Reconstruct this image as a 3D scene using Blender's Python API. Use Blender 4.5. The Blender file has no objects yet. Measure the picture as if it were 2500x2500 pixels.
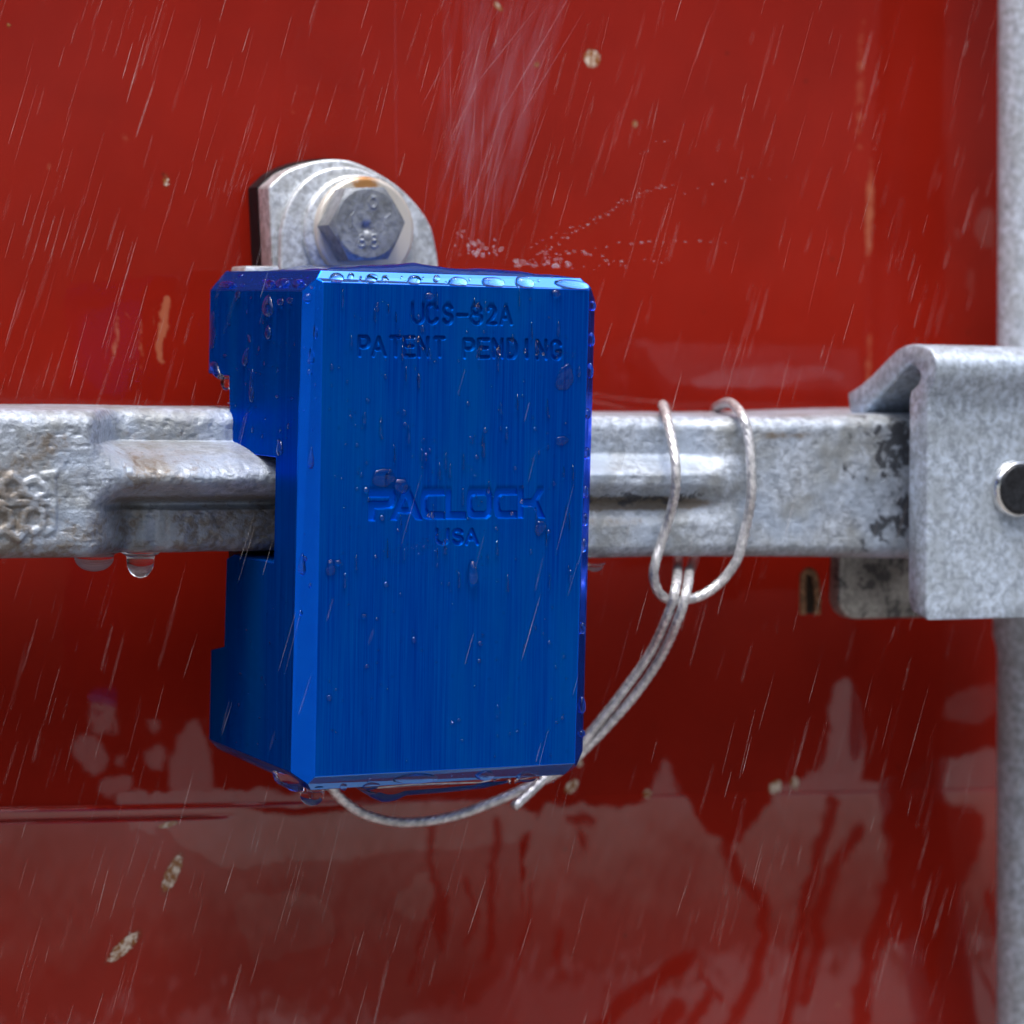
import bpy, bmesh, math
import numpy as np
from mathutils import Vector, Matrix, noise as mnoise

rng = np.random.default_rng(11)
S = 0.001            # everything below is measured in millimetres
Z0 = 1200.0          # height of the lock's top above the ground, mm
sc = bpy.context.scene
COL = sc.collection

# ------------------------------------------------------------------ camera
YAW, PITCH, ROLL = 0.455782113, 0.0594820498, 0.0222374533
CAM = np.array([-221.01598543, -547.05685306, -13.68214854])
FPX = 6532.530689
def _rot():
    cy, sy, cp, sp, cr, sr = (math.cos(YAW), math.sin(YAW), math.cos(PITCH), math.sin(PITCH),
                              math.cos(ROLL), math.sin(ROLL))
    fwd = np.array([sy*cp, cy*cp, -sp]); right = np.array([cy, -sy, 0.0]); up = np.cross(right, fwd)
    return np.array([cr*right + sr*up, -(-sr*right + cr*up), fwd])
RM = _rot()
cam = bpy.data.cameras.new('camera')
cam.sensor_width = 36.0; cam.sensor_fit = 'HORIZONTAL'
cam.lens = FPX*36.0/2500.0
cam.clip_start = 0.02; cam.clip_end = 2000.0
cam.dof.use_dof = True; cam.dof.focus_distance = 0.603; cam.dof.aperture_fstop = 14.0
co = bpy.data.objects.new('camera', cam); COL.objects.link(co)
m3 = Matrix((RM[0], -RM[1], -RM[2])).transposed()
co.matrix_world = Matrix.Translation(Vector(((CAM + [0, 0, Z0])*S).tolist())) @ m3.to_4x4()
sc.camera = co

# ------------------------------------------------------------------ sky, sun, exposure
SUN_EL, SUN_AZ = math.radians(72), math.radians(207)   # azimuth clockwise from +Y
w = bpy.data.worlds.new('World'); sc.world = w; w.use_nodes = True
wn = w.node_tree.nodes; wl = w.node_tree.links
sky = wn.new('ShaderNodeTexSky'); sky.sky_type = 'NISHITA'; sky.sun_disc = False
sky.sun_elevation = SUN_EL; sky.sun_rotation = SUN_AZ
sky.air_density = 0.8; sky.dust_density = 3.0; sky.ozone_density = 1.0; sky.altitude = 0
wn['Background'].inputs['Strength'].default_value = 0.05
# an overcast deck is several times brighter overhead than at the horizon (steepened here past the CIE overcast sky)
tc = wn.new('ShaderNodeTexCoord'); sx = wn.new('ShaderNodeSeparateXYZ'); mr = wn.new('ShaderNodeFloatCurve')
wl.new(tc.outputs['Generated'], sx.inputs[0]); wl.new(sx.outputs['Z'], mr.inputs['Value'])
cv = mr.mapping.curves[0]   # brightness over sine of elevation: a pale horizon band added for the wet reflections, a grey belt, a bright deck overhead
for k, (a_, b_) in enumerate(((0.0, 0.23), (0.10, 0.23), (0.22, 0.03), (0.45, 0.04), (0.80, 0.90), (1.0, 1.0))):
    if k < 2: cv.points[k].location = (a_, b_)
    else: cv.points.new(a_, b_)
for p_ in cv.points: p_.handle_type = 'VECTOR'
mr.mapping.update()
sm_ = wn.new('ShaderNodeMath'); sm_.operation = 'MULTIPLY'; sm_.inputs[1].default_value = 18.0
wl.new(mr.outputs[0], sm_.inputs[0]); mr = sm_
vm = wn.new('ShaderNodeVectorMath'); vm.operation = 'SCALE'
hs = wn.new('ShaderNodeHueSaturation'); hs.inputs['Saturation'].default_value = 0.72   # greyer than a clear sky
wl.new(sky.outputs[0], hs.inputs['Color']); wl.new(hs.outputs[0], vm.inputs[0]); wl.new(mr.outputs[0], vm.inputs['Scale'])
wl.new(vm.outputs[0], wn['Background'].inputs[0])
sl = bpy.data.lights.new('overcast_sun', 'SUN'); sl.energy = 1.5; sl.angle = math.radians(11); sl.color = (1.0, 0.97, 0.93)
so = bpy.data.objects.new('overcast_sun', sl); COL.objects.link(so)
sd = Vector((math.sin(SUN_AZ)*math.cos(SUN_EL), math.cos(SUN_AZ)*math.cos(SUN_EL), math.sin(SUN_EL)))
so.rotation_euler = sd.to_track_quat('Z', 'Y').to_euler()
so.location = (0, -2, 4)
vs = sc.view_settings
sc.display_settings.display_device = 'sRGB'
vs.view_transform = 'Standard'; vs.look = 'None'; vs.exposure = -0.50; vs.gamma = 1.0; vs.use_curve_mapping = False
sc.cycles.use_denoising = True
sc.cycles.max_bounces = 14; sc.cycles.transmission_bounces = 12; sc.cycles.transparent_max_bounces = 24
sc.cycles.sample_clamp_indirect = 4.0

# ------------------------------------------------------------------ helpers
def U(px, py, Y=None, X=None, Z=None):
    """the point of the plane Y, X or Z = const (mm) under a pixel of the 2500 px frame"""
    d = RM.T @ np.array([(px-1250)/FPX, (py-1250)/FPX, 1.0])
    if Y is not None: t = (Y-CAM[1])/d[1]
    elif X is not None: t = (X-CAM[0])/d[0]
    else: t = (Z-CAM[2])/d[2]
    return CAM + t*d
def Upl(px, py, o, n):
    d = RM.T @ np.array([(px-1250)/FPX, (py-1250)/FPX, 1.0])
    return CAM + d*(np.dot(np.asarray(o)-CAM, n)/np.dot(d, n))
def W(p): return Vector((p[0]*S, p[1]*S, (p[2]+Z0)*S))
ORG = {}
def tag(o, label, cat=None, group=None, kind=None):
    o['label'] = label
    if cat: o['category'] = cat
    if group: o['group'] = group
    if kind: o['kind'] = kind
    return o
def thing(name, base, label, cat, group=None):
    o = bpy.data.objects.new(name, None); o.empty_display_size = 0.01
    o.location = W(base); COL.objects.link(o); ORG[o.name] = np.asarray(base, float)
    return tag(o, label, cat, group)
def obj(name, verts, faces, mats, parent=None, base=None, smooth=False, midx=None, attrs=None, sharp=None):
    v = np.asarray(verts, float).reshape(-1, 3)
    if parent is not None:
        root = parent
        while root.parent: root = root.parent
        off = ORG[root.name]
        if parent is not root: off = ORG.get(parent.name, off)
    else:
        off = np.asarray(base if base is not None else v.mean(0), float)
    me = bpy.data.meshes.new(name)
    me.from_pydata(((v-off)*S).tolist(), [], [list(map(int, f)) for f in faces])
    for m in (mats if isinstance(mats, (list, tuple)) else [mats]): me.materials.append(m)
    if midx is not None: me.polygons.foreach_set('material_index', np.asarray(midx, dtype=np.int32))
    if smooth: me.polygons.foreach_set('use_smooth', np.ones(len(me.polygons), dtype=bool))
    if attrs:
        for k, a in attrs.items():
            at = me.attributes.new(k, 'FLOAT', 'POINT'); at.data.foreach_set('value', np.asarray(a, dtype=np.float32))
    bm = bmesh.new(); bm.from_mesh(me); bmesh.ops.recalc_face_normals(bm, faces=bm.faces); bm.to_mesh(me); bm.free()
    if sharp is not None: me.set_sharp_from_angle(angle=math.radians(sharp))
    me.update()
    o = bpy.data.objects.new(name, me); COL.objects.link(o)
    if parent is not None:
        o.parent = parent; ORG[o.name] = off
    else:
        o.location = W(off); ORG[o.name] = off
    return o
def gridfaces(nr, nc, wrap=False, off=0):
    f = []
    for i in range(nr-1):
        for j in range(nc if wrap else nc-1):
            a = i*nc+j; b = i*nc+(j+1) % nc
            f.append((off+a, off+b, off+b+nc, off+a+nc))
    return f
def bevelled(verts, faces, off, seg=2, ang=25):
    bm = bmesh.new(); vv = [bm.verts.new(v) for v in verts]
    for f in faces: bm.faces.new([vv[i] for i in f])
    bmesh.ops.recalc_face_normals(bm, faces=bm.faces)
    ed = [e for e in bm.edges if len(e.link_faces) == 2 and e.calc_face_angle(0) > math.radians(ang)]
    bmesh.ops.bevel(bm, geom=ed, offset=off, segments=seg, profile=0.5, affect='EDGES', clamp_overlap=True)
    bm.verts.ensure_lookup_table()
    v = np.array([x.co[:] for x in bm.verts]); f = [[x.index for x in g.verts] for g in bm.faces]
    bm.free(); return v, f
def prism(poly, n):
    """closed prism: poly = list of points (mm), n = extrusion vector"""
    p = np.asarray(poly, float); k = len(p)
    v = np.concatenate([p, p+np.asarray(n, float)])
    f = [tuple(range(k)), tuple(range(2*k-1, k-1, -1))]+[(i, (i+1) % k, k+(i+1) % k, k+i) for i in range(k)]
    return v, f
def hash2(i, j, s):
    h = np.sin(i*127.1+j*311.7+s*74.7)*43758.5453
    return h-np.floor(h)
def vnoise(x, y, s=0):
    xi = np.floor(x); yi = np.floor(y); fx = x-xi; fy = y-yi
    fx = fx*fx*(3-2*fx); fy = fy*fy*(3-2*fy)
    a, b, c, d = hash2(xi, yi, s), hash2(xi+1, yi, s), hash2(xi, yi+1, s), hash2(xi+1, yi+1, s)
    return (a*(1-fx)+b*fx)*(1-fy)+(c*(1-fx)+d*fx)*fy
def fbm(x, y, s=0, o=4):
    r = 0; a = 0.5; t = 0
    for k in range(o):
        r = r+a*vnoise(x*2**k, y*2**k, s+k*13.3); t += a; a *= 0.5
    return r/t
def sst(a, b, x):
    t = np.clip((x-a)/(b-a), 0, 1); return t*t*(3-2*t)
def segdist(px, py, pts, closed=False):
    d = np.full(px.shape, 1e9)
    n = len(pts)
    for i in range(n if closed else n-1):
        ax, ay = pts[i]; bx, by = pts[(i+1) % n]
        ux, uy = bx-ax, by-ay; L = ux*ux+uy*uy+1e-12
        t = np.clip(((px-ax)*ux+(py-ay)*uy)/L, 0, 1)
        d = np.minimum(d, np.hypot(px-ax-t*ux, py-ay-t*uy))
    return d
def inside(px, py, pts):
    r = np.zeros(px.shape, bool); n = len(pts)
    for i in range(n):
        ax, ay = pts[i]; bx, by = pts[(i+1) % n]
        if ay == by: continue
        r ^= ((ay > py) != (by > py)) & (px < (bx-ax)*(py-ay)/(by-ay)+ax)
    return r
def sdf(px, py, pts):
    d = segdist(px, py, pts, True); return np.where(inside(px, py, pts), -d, d)
def catmull(P, step=0.4):
    P = np.asarray(P, float); Q = np.vstack([2*P[0]-P[1], P, 2*P[-1]-P[-2]]); out = []
    for i in range(1, len(Q)-2):
        n = max(4, int(np.linalg.norm(Q[i+1]-Q[i])/step))
        t = np.linspace(0, 1, n, endpoint=False)[:, None]
        a, b, c, d = Q[i-1], Q[i], Q[i+1], Q[i+2]
        out.append(0.5*(2*b+(c-a)*t+(2*a-5*b+4*c-d)*t*t+(3*b-a-3*c+d)*t**3))
    return np.vstack(out+[P[-1:]])
def sweep(path, rad, na=12, lobes=0, amp=0.0, pitch=12.0, cap=True):
    P = np.asarray(path, float); n = len(P)
    T = np.gradient(P, axis=0); T /= np.linalg.norm(T, axis=1)[:, None]+1e-12
    s = np.concatenate([[0], np.cumsum(np.linalg.norm(np.diff(P, axis=0), axis=1))])
    a = np.array([0, 1, 0]) if abs(T[0][1]) < 0.8 else np.array([1, 0, 0])
    N = np.cross(T[0], a); N /= np.linalg.norm(N); th = np.arange(na)*2*math.pi/na; V = []
    R = np.broadcast_to(np.asarray(rad, float), (n,))
    for i in range(n):
        N = N-T[i]*np.dot(N, T[i]); N /= np.linalg.norm(N); B = np.cross(T[i], N)
        r = R[i]*(1+amp*np.abs(np.cos(lobes*0.5*th+lobes*0.5*2*math.pi*s[i]/pitch))-amp) if lobes else np.full(na, R[i])
        V.append(P[i]+r[:, None]*(np.cos(th)[:, None]*N+np.sin(th)[:, None]*B))
    V = np.vstack(V); F = gridfaces(n, na, True)
    if cap: F += [tuple(range(na)), tuple(range(n*na-1, (n-1)*na-1, -1))]
    return V, F
def lathe(c, axis, prof, na=48, ref=(1, 0, 0)):
    """prof: list of (r, h) along axis from c"""
    ax = np.asarray(axis, float); ax /= np.linalg.norm(ax)
    u = np.asarray(ref, float)-ax*np.dot(ref, ax); u /= np.linalg.norm(u); v = np.cross(ax, u)
    th = np.arange(na)*2*math.pi/na
    V = np.vstack([np.asarray(c)+ax*h+max(r, 1e-3)*(np.cos(th)[:, None]*u+np.sin(th)[:, None]*v) for r, h in prof])
    F = gridfaces(len(prof), na, True)+[tuple(range(na)), tuple(range(len(prof)*na-1, (len(prof)-1)*na-1, -1))]
    return V, F
class Soup:
    def __init__(s): s.V = []; s.F = []; s.n = 0
    def add(s, v, f):
        s.V.append(np.asarray(v)); s.F += [tuple(i+s.n for i in g) for g in f]; s.n += len(v)
    def out(s): return np.vstack(s.V), s.F

# ------------------------------------------------------------------ materials
class NT:
    def __init__(s, name):
        s.m = bpy.data.materials.new(name); s.m.use_nodes = True
        s.t = s.m.node_tree; s.b = s.t.nodes['Principled BSDF']; s.o = s.t.nodes['Material Output']
    def n(s, typ, **k):
        x = s.t.nodes.new(typ)
        for a, v in k.items(): setattr(x, a, v)
        return x
    def put(s, sock, v):
        if hasattr(v, 'is_linked'): s.t.links.new(v, sock)
        else: sock.default_value = v
    def P(s, **k):
        for a, v in k.items(): s.put(s.b.inputs[a.replace('_', ' ')], v)
    def co(s, scale=(1, 1, 1), kind='Object'):
        c = s.n('ShaderNodeTexCoord'); m = s.n('ShaderNodeMapping')
        m.inputs['Scale'].default_value = [1000.0*x for x in scale]   # scale per millimetre
        s.t.links.new(c.outputs[kind], m.inputs[0]); return m.outputs[0]
    def noise(s, scale=(1, 1, 1), detail=4, rough=0.55, dist=0.0):
        x = s.n('ShaderNodeTexNoise'); s.t.links.new(s.co(scale), x.inputs['Vector'])
        x.inputs['Scale'].default_value = 1.0; x.inputs['Detail'].default_value = detail
        x.inputs['Roughness'].default_value = rough; x.inputs['Distortion'].default_value = dist
        return x.outputs[0]
    def vor(s, scale, feature='F1'):
        x = s.n('ShaderNodeTexVoronoi', feature=feature); s.t.links.new(s.co(scale), x.inputs['Vector'])
        x.inputs['Scale'].default_value = 1.0
        return x.outputs[0]
    def ramp(s, f, a, b, lo=0.0, hi=1.0):
        x = s.n('ShaderNodeMapRange', interpolation_type='SMOOTHSTEP'); s.put(x.inputs[0], f)
        x.inputs[1].default_value = a; x.inputs[2].default_value = b; x.inputs[3].default_value = lo; x.inputs[4].default_value = hi
        return x.outputs[0]
    def mix(s, f, a, b):
        x = s.n('ShaderNodeMix', data_type='RGBA'); s.put(x.inputs[0], f)
        for i, c in ((6, a), (7, b)):
            s.put(x.inputs[i], c if hasattr(c, 'is_linked') else (*c, 1.0))
        return x.outputs[2]
    def math(s, op, a, b=0.0):
        x = s.n('ShaderNodeMath', operation=op); s.put(x.inputs[0], a); s.put(x.inputs[1], b); return x.outputs[0]
    def attr(s, name):
        x = s.n('ShaderNodeAttribute', attribute_name=name); return x.outputs['Fac']
    def bump(s, h, dist_mm, strength=1.0, normal=None):
        x = s.n('ShaderNodeBump'); s.put(x.inputs['Height'], h); x.inputs['Distance'].default_value = dist_mm*S
        x.inputs['Strength'].default_value = strength
        if normal is not None: s.t.links.new(normal, x.inputs['Normal'])
        return x.outputs[0]

def mat_blue_brushed():
    t = NT('brushed_blue_anodised')
    g1 = t.noise((8.0, 8.0, 0.05), 3, 0.6); g2 = t.noise((1.6, 1.6, 0.02), 3, 0.6); g3 = t.noise((0.075, 0.075, 0.016), 4)
    k = t.math('ADD', t.math('MULTIPLY', g1, 0.55), t.math('MULTIPLY', g2, 0.45))
    c = t.mix(t.ramp(k, 0.30, 0.70), (0.000, 0.024, 0.27), (0.000, 0.078, 0.42))
    c = t.mix(t.ramp(g3, 0.40, 0.70, 0.0, 0.75), c, (0.000, 0.078, 0.36))
    rc = t.attr('recess'); c = t.mix(rc, c, (0.000, 0.085, 0.60))
    t.P(Base_Color=c, Metallic=0.5, Specular_IOR_Level=0.0, Specular_Tint=(0.0, 0.25, 0.8, 1), Roughness=t.ramp(g2, 0.3, 0.7, 0.30, 0.42), Coat_Weight=0.0, Coat_Roughness=0.06,
        Coat_IOR=1.33, Normal=t.bump(t.math('MULTIPLY', k, t.math('SUBTRACT', 1.0, rc)), 0.03, 0.4))
    return t.m
def mat_blue_chamfer():
    t = NT('polished_blue_chamfer')
    g1 = t.noise((0.25, 0.25, 0.25), 2)
    t.P(Base_Color=t.mix(g1, (0.000, 0.115, 0.84), (0.001, 0.15, 0.92)), Metallic=0.85, Specular_IOR_Level=0.15, Specular_Tint=(0.05, 0.35, 0.9, 1), Roughness=0.16,
        Coat_Weight=0.08, Coat_Roughness=0.05, Coat_IOR=1.45)
    return t.m
def mat_blue_wet_lit():  # wet coat over a paler base that paints in the sky's brightness
    t = NT('wet_blue_edge_painted_bright')
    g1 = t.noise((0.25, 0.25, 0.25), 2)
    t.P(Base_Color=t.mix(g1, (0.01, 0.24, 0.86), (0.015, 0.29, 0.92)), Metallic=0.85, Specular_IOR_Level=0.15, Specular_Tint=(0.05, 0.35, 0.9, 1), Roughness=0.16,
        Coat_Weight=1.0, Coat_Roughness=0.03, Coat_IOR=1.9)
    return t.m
def mat_galv(name, base=(0.50, 0.54, 0.58), dark=(0.12, 0.12, 0.12), grime=None, rough=0.42, bumpd=0.35, fine=2.2, metal=0.55, dk=(0.60, 0.75), brown=0.35):
    t = NT(name)
    n1 = t.noise((0.10, 0.10, 0.10), 5, 0.6); n2 = t.noise((0.55, 0.55, 0.55), 5, 0.6, 0.4); n3 = t.noise((fine, fine, fine), 3, 0.6)
    v = t.vor((0.8, 0.8, 0.8))
    c = t.mix(t.ramp(n2, 0.3, 0.72), tuple(x*0.50 for x in base), tuple(min(1, x*1.15) for x in base))
    c = t.mix(t.ramp(n1, 0.42, 0.64, 0, brown), c, tuple(a*b for a, b in zip(base, (0.52, 0.49, 0.42))))
    c = t.mix(t.ramp(t.math('ADD', t.math('MULTIPLY', n1, 0.5), t.math('MULTIPLY', n2, 0.5)), dk[0], dk[1], 0, 0.85), c, dark)
    if grime:
        c = t.mix(t.ramp(t.noise((0.06, 0.06, 0.06), 3, 0.5), 0.45, 0.68, 0, 0.6), c, (0.40, 0.50, 0.64))
        g = t.attr('grime'); gn = t.math('ADD', g, t.math('MULTIPLY', t.math('SUBTRACT', n2, 0.5), 0.9))
        c = t.mix(t.ramp(gn, 0.35, 0.75, 0, 0.9), c, grime)
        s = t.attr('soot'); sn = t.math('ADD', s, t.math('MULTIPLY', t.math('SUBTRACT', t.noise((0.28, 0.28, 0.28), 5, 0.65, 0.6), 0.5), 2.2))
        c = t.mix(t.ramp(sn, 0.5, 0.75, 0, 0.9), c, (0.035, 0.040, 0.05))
    h = t.math('ADD', t.math('MULTIPLY', n2, 0.6), t.math('MULTIPLY', n3, 0.4))
    t.P(Base_Color=c, Metallic=metal, Roughness=t.ramp(n3, 0.2, 0.8, rough-0.10, rough+0.16), Coat_Weight=0.25, Coat_Roughness=0.1,
        Normal=t.bump(h, bumpd, 0.7))
    return t.m
def mat_red():
    t = NT('wet_red_paint')
    n1 = t.noise((0.02, 0.02, 0.02), 4); n2 = t.noise((0.35, 0.35, 0.35), 4); n3 = t.noise((2.5, 2.5, 2.5), 2)
    c = t.mix(t.ramp(n1, 0.3, 0.7), (0.235, 0.0085, 0.0028), (0.285, 0.0112, 0.0042))
    c = t.mix(t.ramp(n2, 0.62, 0.8, 0, 0.25), c, (0.30, 0.035, 0.010))
    c = t.mix(t.ramp(t.vor((0.075, 0.075, 0.075)), 0.0, 0.055, 0.8, 0.0), c, (0.06, 0.012, 0.006))
    sc_ = t.attr('scuff'); c = t.mix(t.ramp(t.math('ADD', sc_, t.math('MULTIPLY', t.math('SUBTRACT', n2, 0.5), 0.8)), 0.4, 0.9, 0, 0.6), c, (0.50, 0.17, 0.085))
    ch = t.attr('chip'); cn = t.ramp(t.math('ADD', ch, t.math('MULTIPLY', t.math('SUBTRACT', t.noise((0.9, 0.9, 0.9), 4), 0.5), 1.0)), 0.42, 0.55)
    cc = t.mix(t.ramp(t.noise((0.5, 0.5, 0.5), 3), 0.40, 0.60), (0.66, 0.56, 0.45), (0.26, 0.09, 0.02))
    c = t.mix(t.ramp(ch, 0.12, 0.5, 0, 0.5), c, (0.16, 0.035, 0.01)); c = t.mix(cn, c, cc)
    wet = t.attr('wet'); wv = t.math('MULTIPLY', wet, 1.0)
    wave = t.noise((0.05, 0.05, 0.02), 3)
    t.P(Base_Color=c, Roughness=0.62, Specular_IOR_Level=0.04, Coat_Weight=wv, Coat_IOR=1.9, Coat_Roughness=0.04,
        Normal=t.bump(n3, 0.02, 0.5), Coat_Normal=t.bump(wave, 0.6, 0.5))
    return t.m
def mat_simple(name, col, rough=0.5, metal=0.0, n=0.0, coat=0.0, sc_=1.0):
    t = NT(name); k = t.noise((sc_, sc_, sc_), 4)
    t.P(Base_Color=t.mix(t.ramp(k, 0.3, 0.7), tuple(x*(1-n) for x in col), tuple(min(1, x*(1+n)) for x in col)), Roughness=rough,
        Metallic=metal, Coat_Weight=coat, Normal=t.bump(k, 0.1, 0.4))
    return t.m
def mat_water():
    t = NT('clear_water')
    t.P(Base_Color=(1, 1, 1, 1), Roughness=0.0, IOR=1.33, Transmission_Weight=1.0)
    return t.m
def mat_spray(name, alpha, col=(0.92, 0.95, 1.0)):
    t = NT(name)
    k = t.noise((0.3, 0.3, 0.3), 2)
    t.P(Base_Color=(*col, 1), Roughness=0.25, Alpha=t.ramp(k, 0.25, 0.75, alpha*0.5, alpha*1.5))
    return t.m
M_BLUE = mat_blue_brushed(); M_CHAM = mat_blue_chamfer(); M_WET_LIT_EDGE = mat_blue_wet_lit()
M_CAST = mat_galv('rough_galvanised_casting', (0.49, 0.56, 0.645), grime=(0.15, 0.118, 0.080), bumpd=0.55, metal=0.3, rough=0.48, brown=0.8)
M_PLATE = mat_galv('galvanised_plate', (0.50, 0.59, 0.70), dark=(0.17, 0.20, 0.24), bumpd=0.14, dk=(0.55, 0.78), metal=0.3)
M_ROD = mat_galv('galvanised_rod', (0.54, 0.62, 0.70), dark=(0.22, 0.25, 0.28), bumpd=0.12, dk=(0.62, 0.85), metal=0.1, rough=0.5)
M_WORN = mat_galv('worn_galvanised_plate', (0.46, 0.45, 0.41), dark=(0.03, 0.03, 0.035), bumpd=0.25, dk=(0.46, 0.56))
M_BRK = mat_galv('pale_zinc', (0.74, 0.79, 0.83), dark=(0.25, 0.24, 0.22), bumpd=0.15, dk=(0.58, 0.8))
M_BOLT = mat_galv('dull_bolt_steel', (0.34, 0.37, 0.41), dark=(0.12, 0.12, 0.13), bumpd=0.18, dk=(0.52, 0.75))
M_CABLE = mat_galv('bright_steel_wire', (0.88, 0.90, 0.93), dark=(0.50, 0.50, 0.52), rough=0.34, brown=0.15, bumpd=0.05, metal=0.6, dk=(0.6, 0.8))
M_RED = mat_red(); M_WATER = mat_water()
M_BLACK = mat_simple('black_rubber', (0.012, 0.012, 0.014), 0.45, n=0.4)
M_BLACK.node_tree.nodes['Principled BSDF'].inputs['Specular IOR Level'].default_value = 0.12
M_RIVET = mat_simple('dark_rivet_steel', (0.025, 0.027, 0.032), 0.35, 0.5, 0.5)
M_RIM = mat_simple('polished_rim', (0.80, 0.80, 0.78), 0.14, 1.0, 0.15)
M_RUST = mat_simple('rusty_steel', (0.30, 0.16, 0.08), 0.6, 0.2, 0.7)
M_DARKRUST = mat_simple('dark_rusty_steel', (0.04, 0.025, 0.015), 0.7, 0.0, 0.6)
M_CONC = mat_simple('wet_pale_concrete', (0.13, 0.125, 0.12), 0.5, 0.0, 0.2, 0.0, 0.004)
def mat_washer():
    t = NT('rust_stained_washer')
    r = t.attr('rust'); k = t.noise((0.5, 0.5, 0.5), 4)
    c = t.mix(t.ramp(t.math('ADD', r, t.math('MULTIPLY', t.math('SUBTRACT', k, 0.5), 0.9)), 0.35, 0.75, 0, 0.9), (0.70, 0.66, 0.58), (0.42, 0.17, 0.02))
    t.P(Base_Color=c, Metallic=0.5, Roughness=0.4, Normal=t.bump(k, 0.1, 0.4))
    return t.m
M_WASH = mat_washer()

# ------------------------------------------------------------------ setting: the ground
g = 60000.0
tag(obj('ground', [(-g, -g, -Z0), (g, -g, -Z0), (g, g, -Z0), (-g, g, -Z0)], [(0, 1, 2, 3)], M_CONC, base=(0, 0, -Z0)),
    'wide pale wet concrete yard in front of the container', kind='structure')

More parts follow.
